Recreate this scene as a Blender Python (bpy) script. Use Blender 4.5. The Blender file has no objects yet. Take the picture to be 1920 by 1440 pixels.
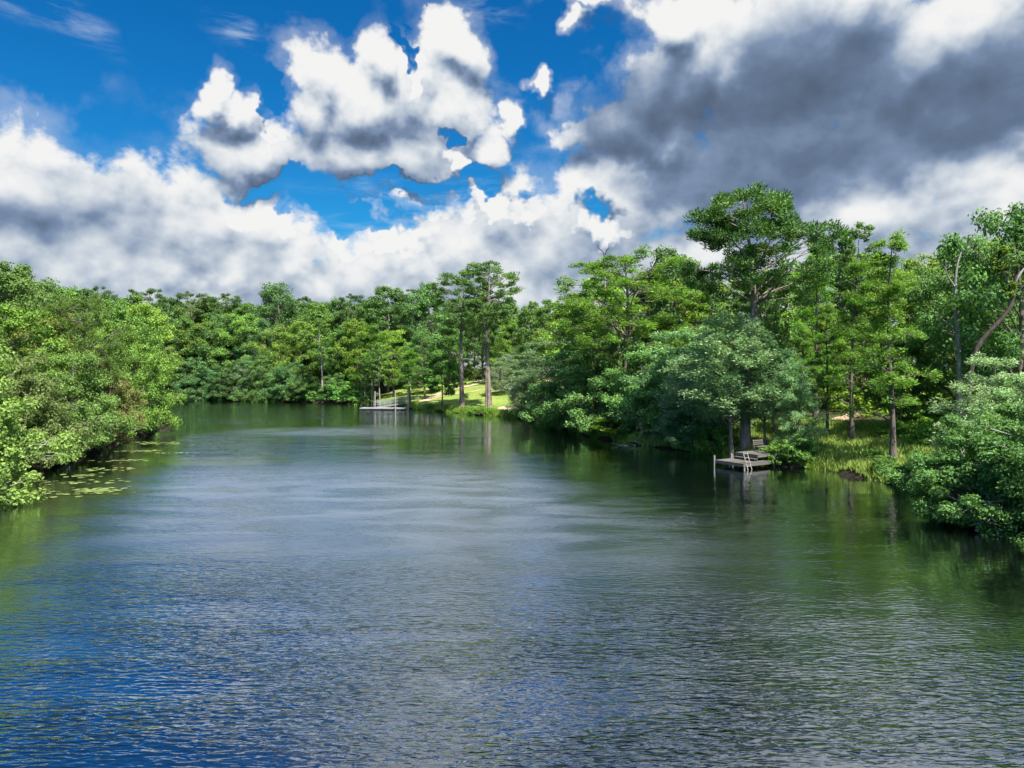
import bpy, math, random
import numpy as np
from mathutils import Vector

R = math.radians
scene = bpy.context.scene
COL = scene.collection
CAMH = 8.0
FPX = 1331.0          # focal length in photograph pixels
HOR = 690.0           # horizon row in the photograph

# ------------------------------------------------------------------ camera
cam_d = bpy.data.cameras.new("Camera")
cam_d.sensor_width = 36.0
cam_d.lens = 36.0 * FPX / 1920.0
cam_d.clip_start = 0.2
cam_d.clip_end = 9000.0
cam = bpy.data.objects.new("Camera", cam_d)
COL.objects.link(cam)
cam.location = (0, 0, CAMH)
cam.rotation_euler = (R(90) - math.atan(30 / FPX), 0, 0)
scene.camera = cam

# ------------------------------------------------------------------ sun and exposure
SUN_EL, SUN_AZ = R(58), R(146)          # azimuth measured from +Y towards +X
sun_d = bpy.data.lights.new("Sun", 'SUN')
sun_d.energy = 5.0
sun_d.angle = R(0.6)
sun_d.color = (1.0, 0.95, 0.85)
sun = bpy.data.objects.new("Sun", sun_d)
COL.objects.link(sun)
sd = Vector((math.cos(SUN_EL) * math.sin(SUN_AZ), math.cos(SUN_EL) * math.cos(SUN_AZ), math.sin(SUN_EL)))
sun.rotation_euler = (-sd).to_track_quat('-Z', 'Y').to_euler()
scene.view_settings.view_transform = 'Standard'
scene.view_settings.look = 'None'
scene.view_settings.gamma = 1
scene.view_settings.exposure = 1.25
scene.cycles.max_bounces = 7
scene.cycles.diffuse_bounces = 3
scene.cycles.glossy_bounces = 3
scene.cycles.transmission_bounces = 3
scene.cycles.transparent_max_bounces = 6
scene.cycles.caustics_reflective = False
scene.cycles.caustics_refractive = False
scene.cycles.sample_clamp_indirect = 4.0


# ------------------------------------------------------------------ node helper
class NT:
    def __init__(self, tree):
        self.t = tree

    def n(self, kind, **kw):
        nd = self.t.nodes.new(kind)
        for k, v in kw.items():
            setattr(nd, k, v)
        return nd

    def link(self, a, b):
        self.t.links.new(a, b)

    def put(self, sock, v):
        if isinstance(v, bpy.types.NodeSocket):
            self.t.links.new(v, sock)
        elif v is not None:
            sock.default_value = v

    def math(self, op, a, b=None, c=None, clamp=False):
        nd = self.n('ShaderNodeMath', operation=op, use_clamp=clamp)
        self.put(nd.inputs[0], a)
        if b is not None:
            self.put(nd.inputs[1], b)
        if c is not None:
            self.put(nd.inputs[2], c)
        return nd.outputs[0]

    def vmath(self, op, a, b=None, c=None):
        nd = self.n('ShaderNodeVectorMath', operation=op)
        self.put(nd.inputs[0], a)
        if b is not None:
            if op == 'SCALE':
                self.put(nd.inputs[3], b)
            else:
                self.put(nd.inputs[1], b)
        if c is not None:
            self.put(nd.inputs[2], c)
        return nd.outputs['Value'] if op in ('LENGTH', 'DOT_PRODUCT', 'DISTANCE') else nd.outputs[0]

    def noise(self, vec, scale, detail=3, rough=0.5, dist=0.0, lac=2.0):
        nd = self.n('ShaderNodeTexNoise')
        self.put(nd.inputs['Vector'], vec)
        nd.inputs['Scale'].default_value = scale
        nd.inputs['Detail'].default_value = detail
        nd.inputs['Roughness'].default_value = rough
        nd.inputs['Distortion'].default_value = dist
        nd.inputs['Lacunarity'].default_value = lac
        return nd.outputs['Fac']

    def ramp(self, fac, stops, interp='LINEAR'):
        nd = self.n('ShaderNodeValToRGB')
        cr = nd.color_ramp
        cr.interpolation = interp
        while len(cr.elements) < len(stops):
            cr.elements.new(0.5)
        for e, (p, c) in zip(cr.elements, stops):
            e.position = p
            e.color = tuple(c) + (1.0,)
        self.put(nd.inputs[0], fac)
        return nd.outputs[0]

    def smooth(self, v, a, b, to0=0.0, to1=1.0):
        nd = self.n('ShaderNodeMapRange', interpolation_type='SMOOTHSTEP')
        self.put(nd.inputs[0], v)
        nd.inputs[1].default_value = a
        nd.inputs[2].default_value = b
        nd.inputs[3].default_value = to0
        nd.inputs[4].default_value = to1
        return nd.outputs[0]

    def mix(self, f, a, b, blend='MIX'):
        nd = self.n('ShaderNodeMix', data_type='RGBA', blend_type=blend)
        self.put(nd.inputs[0], f)
        for s, v in ((nd.inputs[6], a), (nd.inputs[7], b)):
            if isinstance(v, tuple) and len(v) == 3:
                v = v + (1.0,)
            self.put(s, v)
        return nd.outputs[2]


# ------------------------------------------------------------------ sky with cumulus
def azel(px, py):
    az = math.atan((px - 960) / FPX)
    return az, math.atan((HOR - py) / FPX * math.cos(az))


def blob_mapping(T, uv, cx, cy, rx, ry, rot=0.0):
    az, el = azel(cx, cy)
    m = T.n('ShaderNodeMapping', vector_type='TEXTURE')
    m.inputs['Location'].default_value = (az, el, 0)
    m.inputs['Rotation'].default_value = (0, 0, R(rot))
    m.inputs['Scale'].default_value = (rx / FPX * math.cos(az) ** 2, ry / FPX * math.cos(az), 1)
    T.link(uv, m.inputs['Vector'])
    return T.vmath('LENGTH', m.outputs[0])


def blob_union(T, uv, blobs):
    """Largest of 1 - distance over the ellipses, soft at the seams."""
    acc = None
    for b in blobs:
        cx, cy, rx, ry = b[:4]
        rot = b[4] if len(b) > 4 else 0
        v = T.math('SUBTRACT', 1.0, blob_mapping(T, uv, cx, cy, rx, ry, rot))
        acc = v if acc is None else T.math('SMOOTH_MAX', acc, v, 0.12)
    return acc


CLOUDS = [
    # the towering cumulus in the middle
    (615, 150, 100, 85), (710, 120, 62, 95), (850, 110, 120, 62, -38), (690, 215, 160, 120), (850, 215, 105, 130), (765, 190, 120, 130), (600, 230, 95, 90),
    (700, 290, 290, 85), (480, 285, 170, 75), (925, 290, 50, 62),
    (405, 165, 34, 46, -10), (440, 208, 75, 44, -12),
    # grey overhang on the right
    (1250, 70, 100, 80, -20), (1330, 150, 130, 100), (1210, 180, 120, 90), (1150, 250, 135, 85), (1500, 90, 330, 200),
    (1800, 130, 360, 240), (1230, 275, 130, 70), (1900, 260, 120, 90), (1500, 260, 330, 140), (1080, 265, 60, 45),
    # small ones
    (1012, 158, 30, 13, -20), (1078, 50, 26, 30, 40), (1100, 0, 50, 20), (965, 240, 26, 40),
    # high above the frame
    (900, -210, 400, 130, 6), (780, -520, 380, 260), (1200, -480, 200, 170), (1750, -330, 560, 330), (1350, -420, 260, 200), (380, -780, 260, 120),
]
HOLES = [(520, 352, 120, 30), (650, 405, 150, 36), (850, 268, 40, 18, -15), (770, 95, 18, 40, 15), (1100, 400, 70, 30),
         (905, 352, 90, 26), (1355, 12, 30, 16), (515, 190, 34, 60), (760, 352, 160, 20)]
DARKS = [(1190, 230, 190, 120, 20), (1480, 235, 330, 170, 4), (1830, 200, 360, 130, 14), (1420, 330, 300, 75, 6), (1440, 120, 140, 120, 10)]
SOFT = [(200, 420, 380, 110), (1050, 440, 420, 60), (590, 295, 300, 75, -6), (740, 318, 150, 40), (880, 430, 180, 50), 
        (1600, 470, 300, 80), (1050, 520, 260, 50), (1150, -320, 60, 60)]
LIGHTS = [(1750, -330, 620, 330), (1350, -420, 300, 260), (900, -200, 460, 190), (800, -520, 460, 320), (1255, 60, 95, 75), (1830, 345, 150, 60), (1680, 385, 190, 60), (240, 265, 110, 48), (620, 140, 110, 75),
          (800, 120, 120, 90), (60, 270, 130, 50), (440, 200, 70, 45), (1480, 10, 420, 60), (560, 420, 120, 40),
          (900, 260, 70, 80), (1030, 340, 150, 40), (400, 520, 60, 20)]

world = bpy.data.worlds.new("World")
scene.world = world
world.use_nodes = True
wt = world.node_tree
wt.nodes.clear()
W = NT(wt)
tc = W.n('ShaderNodeTexCoord')
dirv = W.vmath('NORMALIZE', tc.outputs['Generated'])


def density_group():
    g = bpy.data.node_groups.new("cloud_density", 'ShaderNodeTree')
    g.interface.new_socket("Dir", in_out='INPUT', socket_type='NodeSocketVector')
    g.interface.new_socket("Density", in_out='OUTPUT', socket_type='NodeSocketFloat')
    g.interface.new_socket("Billow", in_out='OUTPUT', socket_type='NodeSocketFloat')
    T = NT(g)
    gi = T.n('NodeGroupInput')
    go = T.n('NodeGroupOutput')
    d = gi.outputs[0]
    sp = T.n('ShaderNodeSeparateXYZ')
    T.link(d, sp.inputs[0])
    az = T.math('ARCTAN2', sp.outputs[0], sp.outputs[1])
    el = T.math('ARCSINE', sp.outputs[2])
    cb = T.n('ShaderNodeCombineXYZ')
    T.link(az, cb.inputs[0])
    T.link(el, cb.inputs[1])
    # wobble of the outlines
    wn = T.n('ShaderNodeTexNoise')
    T.link(d, wn.inputs['Vector'])
    wn.inputs['Scale'].default_value = 11
    wn.inputs['Detail'].default_value = 4
    wn.inputs['Roughness'].default_value = 0.6
    off = T.vmath('SUBTRACT', wn.outputs['Color'], (0.5, 0.5, 0.5))
    uv = T.vmath('MULTIPLY_ADD', off, (0.11, 0.085, 0), cb.outputs[0])
    b = blob_union(T, uv, CLOUDS)
    b = T.math('MULTIPLY', b, 1.1)
    # the low bank of cloud along the horizon: its upper edge by azimuth
    fc = T.n('ShaderNodeFloatCurve')
    pts = [(-700, 380), (-300, 300), (0, 232), (60, 222), (130, 245), (235, 236), (300, 265), (345, 250), (380, 285), (450, 305),
           (510, 350), (575, 400), (600, 432), (650, 430), (720, 400), (800, 372), (870, 340), (950, 300), (1040, 290), (1120, 270),
           (1300, 230), (1500, 200), (1920, 180), (2400, 200), (2900, 330)]
    A0, A1 = -1.3, 1.3
    cv = fc.mapping.curves[0]
    fc.mapping.use_clip = False
    for i, (px, py) in enumerate(pts):
        a, e = azel(px, py - 28)
        x, y = (a - A0) / (A1 - A0), e / 0.6
        if i < 2:
            cv.points[i].location = (x, y)
        else:
            cv.points.new(x, y)
    for p in cv.points:
        p.handle_type = 'AUTO'
    fc.mapping.update()
    sx = T.n('ShaderNodeSeparateXYZ')
    T.link(uv, sx.inputs[0])
    t = T.math('MULTIPLY_ADD', sx.outputs[0], 1 / (A1 - A0), -A0 / (A1 - A0), clamp=True)
    T.link(t, fc.inputs['Value'])
    top = T.math('MULTIPLY', fc.outputs[0], 0.6)
    bank = T.math('MULTIPLY', T.math('SUBTRACT', top, sx.outputs[1]), 9.0)
    bank = T.math('MINIMUM', bank, 0.8)
    b = T.math('SMOOTH_MAX', b, bank, 0.10)
    uvh = T.vmath('MULTIPLY_ADD', off, (0.12, 0.07, 0), uv)
    h = blob_union(T, uvh, HOLES)
    h = T.math('MULTIPLY', T.math('MAXIMUM', h, 0.0), 1.5)
    b = T.math('SUBTRACT', b, h)
    # elsewhere: a broken field of cloud
    far = T.noise(d, 2.6, 2, 0.5)
    far = T.math('MULTIPLY_ADD', far, 3.0, -1.75)
    inview = T.smooth(T.math('ABSOLUTE', az), 0.7, 1.0)
    b2 = T.math('MAXIMUM', b, far)
    b = T.n('ShaderNodeMix', data_type='FLOAT')
    T.link(inview, b.inputs[0])
    T.link(T.math('MAXIMUM', T.math('SUBTRACT', 1.0, 1.0), T.math('ADD', b2, 0.0)) if False else b2, b.inputs[3])
    return g, T, go, d, sp, b, cb


g, T, go, gd, gsp, bmix, cbuv = density_group()
# base shape inside the photographed part of the sky comes from the blobs alone
bsrc = None
for l in g.links:
    pass


def finish_density():
    # socket 2 = in-view value: blobs only
    # the MAXIMUM feeding socket 3 has the blobs as its first input
    lk = bmix.inputs[3].links[0].from_node
    T.link(lk.inputs[0].links[0].from_socket, bmix.inputs[2])
    base = bmix.outputs[0]
    n1 = T.noise(gd, 15, 7, 0.6, 0.2)
    vo = T.n('ShaderNodeTexVoronoi', feature='F1')
    wv = T.vmath('MULTIPLY', gd, (1, 1, 1.25))
    T.link(wv, vo.inputs['Vector'])
    vo.inputs['Scale'].default_value = 10.5
    vo.inputs['Detail'].default_value = 2.6
    vo.inputs['Roughness'].default_value = 0.5
    vo.inputs['Lacunarity'].default_value = 2.3
    bil = T.math('SUBTRACT', 0.45, vo.outputs['Distance'])
    s = T.math('MULTIPLY_ADD', T.math('SUBTRACT', n1, 0.5), 1.45, T.math('ADD', base, 0.16))
    s = T.math('MULTIPLY_ADD', bil, 0.60, s)
    T.link(s, go.inputs[0])
    n2 = T.noise(gd, 6, 2, 0.4, 0.2)
    r = T.math('MULTIPLY_ADD', n2, 1.2, T.math('MULTIPLY', base, 1.7))
    r = T.math('MULTIPLY_ADD', bil, 0.9, r)
    r = T.math('MULTIPLY_ADD', n1, 0.30, r)
    T.link(r, go.inputs[1])


finish_density()


def dens(vec):
    nd = W.n('ShaderNodeGroup')
    nd.node_tree = g
    W.link(vec, nd.inputs[0])
    return nd.outputs[0], nd.outputs[1]


sepd = W.n('ShaderNodeSeparateXYZ')
W.link(dirv, sepd.inputs[0])
w_az = W.math('ARCTAN2', sepd.outputs[0], sepd.outputs[1])
w_el = W.math('ARCSINE', sepd.outputs[2])
wuv = W.n('ShaderNodeCombineXYZ')
W.link(w_az, wuv.inputs[0])
W.link(w_el, wuv.inputs[1])
wno = W.n('ShaderNodeTexNoise')
W.link(dirv, wno.inputs['Vector'])
wno.inputs['Scale'].default_value = 7
wno.inputs['Detail'].default_value = 5
woff = W.vmath('SUBTRACT', wno.outputs['Color'], (0.5, 0.5, 0.5))
wuvd = W.vmath('MULTIPLY_ADD', woff, (0.16, 0.12, 0), wuv.outputs[0])

D0, R0 = dens(dirv)
up = W.vmath('NORMALIZE', W.vmath('ADD', dirv, (-0.006, 0.0, 0.030)))
D1, R1 = dens(up)
alpha = W.smooth(D0, -0.02, 0.36)
relief = W.math('MULTIPLY', W.math('SUBTRACT', R0, R1), 0.95)
dark = W.math('MAXIMUM', blob_union(W, wuvd, DARKS), 0.0)
dark = W.math('SMOOTH_MIN', W.math('MULTIPLY', dark, 1.9), 0.78, 0.35)
soft = W.math('MAXIMUM', blob_union(W, wuvd, SOFT), 0.0)
soft = W.math('SMOOTH_MIN', soft, 0.55, 0.3)
dark = W.math('MULTIPLY_ADD', soft, 0.30, dark)
light = W.math('MAXIMUM', blob_union(W, wuvd, LIGHTS), 0.0)
lowf = W.noise(dirv, 5.0, 4, 0.52, 0.3)
relief = W.math('MULTIPLY', relief, W.math('MULTIPLY_ADD', W.math('MINIMUM', dark, 0.8), -0.8, 1.0))
calmer = W.math('MULTIPLY_ADD', W.math('MINIMUM', dark, 0.9), -0.85, 1.0)
S = W.math('ADD', 0.74, relief)
S = W.math('MULTIPLY_ADD', W.math('MULTIPLY', W.math('SUBTRACT', lowf, 0.5), calmer), 0.55, S)
S = W.math('MULTIPLY_ADD', dark, -0.92, S)
S = W.math('MULTIPLY_ADD', W.math('MINIMUM', light, 0.7), 0.50, S)
S = W.math('MULTIPLY_ADD', W.math('MINIMUM', W.math('MAXIMUM', D0, 0.0), 1.0), -0.10, S)
S = W.math('MULTIPLY_ADD', S, 1 / 1.8, 0.5 / 1.8, clamp=True)
ccol = W.ramp(S, [(0.0, (0.06, 0.085, 0.125)), (0.25, (0.105, 0.15, 0.235)), (0.40, (0.17, 0.235, 0.35)), (0.525, (0.31, 0.37, 0.46)),
                  (0.66, (0.45, 0.50, 0.565)), (0.76, (0.56, 0.595, 0.63)), (0.86, (0.65, 0.665, 0.68)), (1.0, (0.715, 0.715, 0.71))])

# thin high cirrus
cz = W.n('ShaderNodeMapping')
cz.inputs['Rotation'].default_value = (0, R(20), 0)
cz.inputs['Scale'].default_value = (3, 3, 16)
W.link(dirv, cz.inputs['Vector'])
cn = W.noise(cz.outputs[0], 2.2, 6, 0.62, 0.6)
cmask = W.math('MAXIMUM', blob_union(W, wuvd, [(60, 20, 230, 60, -20), (440, 62, 70, 36, -10), (1060, 350, 260, 90), (760, 390, 300, 60), (920, 40, 90, 30)]), 0.0)
cirrus = W.math('MULTIPLY', W.smooth(cn, 0.46, 0.85), W.smooth(cmask, 0.0, 0.9), clamp=True)

sky = W.n('ShaderNodeTexSky', sky_type='NISHITA')
sky.sun_disc = False
sky.sun_elevation = SUN_EL
sky.sun_rotation = SUN_AZ
sky.air_density = 1.0
sky.dust_density = 0.3
sky.ozone_density = 2.2
hs = W.n('ShaderNodeHueSaturation')
hs.inputs['Saturation'].default_value = 1.42
hs.inputs['Value'].default_value = 1.0
W.link(sky.outputs[0], hs.inputs['Color'])
skyc = W.mix(1.0, hs.outputs[0], (0.22, 0.88, 1.05), 'MULTIPLY')
bg_sky = W.n('ShaderNodeBackground')
W.link(skyc, bg_sky.inputs[0])
bg_sky.inputs[1].default_value = 0.052
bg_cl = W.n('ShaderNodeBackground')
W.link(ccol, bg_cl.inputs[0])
# unseen cloud round the sun, brightness raised as added fill light for shaded foliage
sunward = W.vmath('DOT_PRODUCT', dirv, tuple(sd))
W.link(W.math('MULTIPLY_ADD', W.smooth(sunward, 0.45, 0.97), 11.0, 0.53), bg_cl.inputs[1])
bg_ci = W.n('ShaderNodeBackground')
bg_ci.inputs[0].default_value = (0.55, 0.66, 0.8, 1)
bg_ci.inputs[1].default_value = 0.44
m1 = W.n('ShaderNodeMixShader')
W.link(cirrus, m1.inputs[0])
W.link(bg_sky.outputs[0], m1.inputs[1])
W.link(bg_ci.outputs[0], m1.inputs[2])
m2 = W.n('ShaderNodeMixShader')
veil = W.math('MULTIPLY', W.smooth(D0, -0.38, 0.2), W.smooth(lowf, 0.3, 0.7, 0.05, 0.42))
alpha = W.math('MAXIMUM', alpha, veil)
W.link(alpha, m2.inputs[0])
W.link(m1.outputs[0], m2.inputs[1])
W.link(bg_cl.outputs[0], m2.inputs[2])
wo = W.n('ShaderNodeOutputWorld')
W.link(m2.outputs[0], wo.inputs[0])
world.cycles.sampling_method = 'MANUAL'
world.cycles.sample_map_resolution = 512


# ------------------------------------------------------------------ object helpers
def link(o, parent=None):
    COL.objects.link(o)
    if parent is not None:
        o.parent = parent
    return o


def tag(o, label=None, cat=None, group=None, kind=None):
    for k, v in (('label', label), ('category', cat), ('group', group), ('kind', kind)):
        if v:
            o[k] = v
    return o


def empty(name, loc=(0, 0, 0), rz=0.0):
    o = bpy.data.objects.new(name, None)
    o.empty_display_size = 0.3
    o.location = loc
    o.rotation_euler = (0, 0, rz)
    return link(o)


class Acc:
    """Collects quads; build() links them as one mesh."""

    def __init__(self):
        self.v, self.f, self.n = [], [], 0

    def add(self, verts, faces):
        verts = np.asarray(verts, dtype=np.float32).reshape(-1, 3)
        self.v.append(verts)
        self.f.append(np.asarray(faces, dtype=np.int32).reshape(-1, 4) + self.n)
        self.n += len(verts)

    def quads(self, P):
        P = np.asarray(P, dtype=np.float32).reshape(-1, 4, 3)
        self.add(P.reshape(-1, 3), np.arange(len(P) * 4).reshape(-1, 4))

    def tube(self, path, radii, sides=6, cap=True):
        P = np.asarray(path, dtype=float)
        k = len(P)
        radii = np.broadcast_to(np.asarray(radii, dtype=float), (k,))
        tan = np.gradient(P, axis=0)
        tan /= np.linalg.norm(tan, axis=1)[:, None] + 1e-9
        ref = np.array([0, 0, 1.0]) if abs(tan[:, 2]).mean() < 0.75 else np.array([1.0, 0, 0])
        u = np.cross(tan, ref)
        u /= np.linalg.norm(u, axis=1)[:, None] + 1e-9
        w = np.cross(tan, u)
        a = np.linspace(0, 2 * np.pi, sides, endpoint=False)
        ring = P[:, None, :] + radii[:, None, None] * (u[:, None, :] * np.cos(a)[None, :, None] + w[:, None, :] * np.sin(a)[None, :, None])
        V = ring.reshape(-1, 3)
        i, j = np.meshgrid(np.arange(k - 1), np.arange(sides), indexing='ij')
        j2 = (j + 1) % sides
        F = np.stack([i * sides + j, i * sides + j2, (i + 1) * sides + j2, (i + 1) * sides + j], -1).reshape(-1, 4)
        self.add(V, F)

    def box(self, c, s, rz=0.0, M=None):
        x, y, z = [q / 2 for q in s]
        V = np.array([[-x, -y, -z], [x, -y, -z], [x, y, -z], [-x, y, -z], [-x, -y, z], [x, -y, z], [x, y, z], [-x, y, z]])
        if M is not None:
            V = V @ np.asarray(M).T
        elif rz:
            cs, sn = math.cos(rz), math.sin(rz)
            V = V @ np.array([[cs, sn, 0], [-sn, cs, 0], [0, 0, 1]])
        V = V + np.asarray(c)
        self.add(V, [[0, 3, 2, 1], [4, 5, 6, 7], [0, 1, 5, 4], [1, 2, 6, 5], [2, 3, 7, 6], [3, 0, 4, 7]])

    def beam(self, a, b, w, h):
        """A rectangular bar from a to b."""
        a, b = np.asarray(a, float), np.asarray(b, float)
        d = b - a
        L = np.linalg.norm(d)
        x = d / L
        ref = np.array([0, 0, 1.0]) if abs(x[2]) < 0.95 else np.array([0, 1.0, 0])
        y = np.cross(ref, x)
        y /= np.linalg.norm(y)
        z = np.cross(x, y)
        self.box((a + b) / 2, (L, w, h), M=np.stack([x, y, z], 1))

    def mesh(self, name, mat, smooth=False):
        V = np.concatenate(self.v)
        F = np.concatenate(self.f)
        me = bpy.data.meshes.new(name)
        me.vertices.add(len(V))
        me.vertices.foreach_set('co', V.ravel())
        me.loops.add(F.size)
        me.loops.foreach_set('vertex_index', F.ravel())
        me.polygons.add(len(F))
        me.polygons.foreach_set('loop_start', np.arange(0, F.size, 4, dtype=np.int32))
        me.polygons.foreach_set('loop_total', np.full(len(F), 4, dtype=np.int32))
        me.polygons.foreach_set('use_smooth', np.full(len(F), smooth, dtype=bool))
        me.materials.append(mat)
        me.update(calc_edges=True)
        return me

    def build(self, name, mat, parent=None, smooth=False):
        return link(bpy.data.objects.new(name, self.mesh(name, mat, smooth)), parent)


# ------------------------------------------------------------------ materials
def new_mat(name):
    m = bpy.data.materials.new(name)
    m.use_nodes = True
    m.node_tree.nodes.clear()
    T = NT(m.node_tree)
    out = T.n('ShaderNodeOutputMaterial')
    return m, T, out


def leaf_mat(name, ca, cb_, trans=0.38, rough=0.55, spec=0.2, trans_tint=(1.25, 1.15, 0.5), scale=0.45):
    m, T, out = new_mat(name)
    geo = T.n('ShaderNodeNewGeometry')
    oi = T.n('ShaderNodeObjectInfo')
    tcn = T.n('ShaderNodeTexCoord')
    nz = T.noise(tcn.outputs['Object'], scale, 3, 0.6)
    f = T.math('MULTIPLY_ADD', T.math('SUBTRACT', nz, 0.5), 2.2, T.math('MULTIPLY_ADD', geo.outputs['Random Per Island'], 0.5, 0.25), clamp=True)
    c = T.mix(f, ca, cb_)
    j = T.math('MULTIPLY_ADD', geo.outputs['Random Per Island'], 0.55, 0.72)
    j = T.math('MULTIPLY', j, T.math('MULTIPLY_ADD', oi.outputs['Random'], 0.3, 0.85))
    c = T.mix(1.0, c, oi.outputs['Color'], 'MULTIPLY')
    c = T.vmath('SCALE', c, j)
    p = T.n('ShaderNodeBsdfPrincipled')
    T.link(c, p.inputs['Base Color'])
    p.inputs['Roughness'].default_value = rough
    p.inputs['Specular IOR Level'].default_value = spec
    tr = T.n('ShaderNodeBsdfTranslucent')
    T.link(T.vmath('MULTIPLY', c, trans_tint), tr.inputs[0])
    mx = T.n('ShaderNodeMixShader')
    mx.inputs[0].default_value = trans
    T.link(p.outputs[0], mx.inputs[1])
    T.link(tr.outputs[0], mx.inputs[2])
    T.link(mx.outputs[0], out.inputs[0])
    return m


def bark_mat(name, ca, cb_, scale=3.0):
    m, T, out = new_mat(name)
    tcn = T.n('ShaderNodeTexCoord')
    mp = T.n('ShaderNodeMapping')
    mp.inputs['Scale'].default_value = (1, 1, 0.18)
    T.link(tcn.outputs['Object'], mp.inputs[0])
    nz = T.noise(mp.outputs[0], scale * 2.2, 6, 0.65)
    n2 = T.noise(tcn.outputs['Object'], 0.5, 3, 0.5)
    f = T.math('MULTIPLY_ADD', T.math('SUBTRACT', nz, 0.5), 2.4, n2, clamp=True)
    c = T.mix(f, ca, cb_)
    p = T.n('ShaderNodeBsdfPrincipled')
    T.link(c, p.inputs['Base Color'])
    p.inputs['Roughness'].default_value = 0.9
    p.inputs['Specular IOR Level'].default_value = 0.15
    bp = T.n('ShaderNodeBump')
    bp.inputs['Strength'].default_value = 0.8
    bp.inputs['Distance'].default_value = 0.06
    T.link(nz, bp.inputs['Height'])
    T.link(bp.outputs[0], p.inputs['Normal'])
    T.link(p.outputs[0], out.inputs[0])
    return m


def wood_mat(name, ca, cb_, axis_scale=(1, 12, 12), rough=0.8):
    m, T, out = new_mat(name)
    tcn = T.n('ShaderNodeTexCoord')
    geo = T.n('ShaderNodeNewGeometry')
    mp = T.n('ShaderNodeMapping')
    mp.inputs['Scale'].default_value = axis_scale
    T.link(tcn.outputs['Object'], mp.inputs[0])
    nz = T.noise(mp.outputs[0], 1.6, 6, 0.6)
    f = T.math('MULTIPLY_ADD', T.math('SUBTRACT', nz, 0.5), 1.8, geo.outputs['Random Per Island'], clamp=True)
    c = T.mix(f, ca, cb_)
    p = T.n('ShaderNodeBsdfPrincipled')
    T.link(c, p.inputs['Base Color'])
    p.inputs['Roughness'].default_value = rough
    T.link(p.outputs[0], out.inputs[0])
    return m


M = {}
M['leaf_oak'] = leaf_mat('leaf_oak', (0.099, 0.188, 0.058), (0.159, 0.27, 0.08))
M['leaf_light'] = leaf_mat('leaf_light', (0.13, 0.228, 0.053), (0.209, 0.315, 0.085), trans=0.42)
M['leaf_bank'] = leaf_mat('leaf_bank', (0.108, 0.198, 0.054), (0.194, 0.293, 0.086), trans=0.36)
M['leaf_cypress'] = leaf_mat('leaf_cypress', (0.103, 0.204, 0.054), (0.167, 0.295, 0.075), trans=0.42)
M['leaf_grey'] = leaf_mat('leaf_grey', (0.125, 0.221, 0.112), (0.224, 0.329, 0.186), trans=0.32, trans_tint=(1.0, 1.1, 0.7))
M['needles'] = leaf_mat('needles', (0.068, 0.138, 0.049), (0.134, 0.227, 0.071), trans=0.22, rough=0.45)
M['grass'] = leaf_mat('grass', (0.14, 0.25, 0.05), (0.28, 0.36, 0.09), trans=0.35, scale=0.12)
M['vine'] = leaf_mat('vine', (0.09, 0.19, 0.02), (0.17, 0.26, 0.03), trans=0.4)
M['moss'] = leaf_mat('moss', (0.16, 0.18, 0.13), (0.24, 0.25, 0.18), trans=0.3, trans_tint=(1, 1, 0.9))
M['pad'] = leaf_mat('pad', (0.13, 0.19, 0.05), (0.24, 0.28, 0.09), trans=0.0, rough=0.35, spec=0.5)
M['bark'] = bark_mat('bark', (0.06, 0.05, 0.042), (0.20, 0.17, 0.145))
M['bark_pine'] = bark_mat('bark_pine', (0.10, 0.078, 0.066), (0.32, 0.255, 0.225))
M['bark_pale'] = bark_mat('bark_pale', (0.13, 0.115, 0.10), (0.34, 0.31, 0.28))
M['bark_dark'] = bark_mat('bark_dark', (0.02, 0.016, 0.014), (0.085, 0.07, 0.06))
M['bark_dead'] = bark_mat('bark_dead', (0.16, 0.145, 0.135), (0.36, 0.34, 0.32))
M['deck_grey'] = wood_mat('deck_grey', (0.065, 0.060, 0.055), (0.13, 0.12, 0.108))
M['post_pale'] = wood_mat('post_pale', (0.17, 0.155, 0.13), (0.29, 0.27, 0.23), (12, 12, 1))
M['dock_pale'] = wood_mat('dock_pale', (0.19, 0.19, 0.19), (0.29, 0.29, 0.295))
M['float_dark'] = wood_mat('float_dark', (0.015, 0.015, 0.018), (0.03, 0.03, 0.035))
M['metal'] = wood_mat('metal', (0.20, 0.21, 0.22), (0.30, 0.31, 0.32), rough=0.4)
M['stone'] = wood_mat('stone', (0.30, 0.29, 0.27), (0.48, 0.46, 0.43), (3, 3, 3))

# ------------------------------------------------------------------ the lie of the land
RIVER = [(34, -400), (30, -60), (28, 0), (26.5, 25), (26, 38), (26.2, 45), (25.7, 50), (24.4, 54.6), (22.6, 57.2), (21.2, 60.2),
         (18.3, 65.5), (13.2, 73.4), (8.7, 83), (5.6, 98), (1, 112.5), (-8.4, 124), (-16, 133), (-20.5, 139.5), (-27, 148), (-34, 157),
         (-43, 160), (-60, 172), (-76, 181), (-95, 190), (-130, 205), (-170, 215), (-400, 260),
         (-400, 190), (-150, 165), (-110, 150), (-75, 128), (-55, 106), (-46.5, 96), (-43.5, 85), (-42, 76), (-38.5, 64), (-36, 53),
         (-37, 46), (-42, 36), (-48, 20), (-52, 0), (-54, -60), (-56, -400)]
RP = np.array(RIVER, float)


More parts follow.
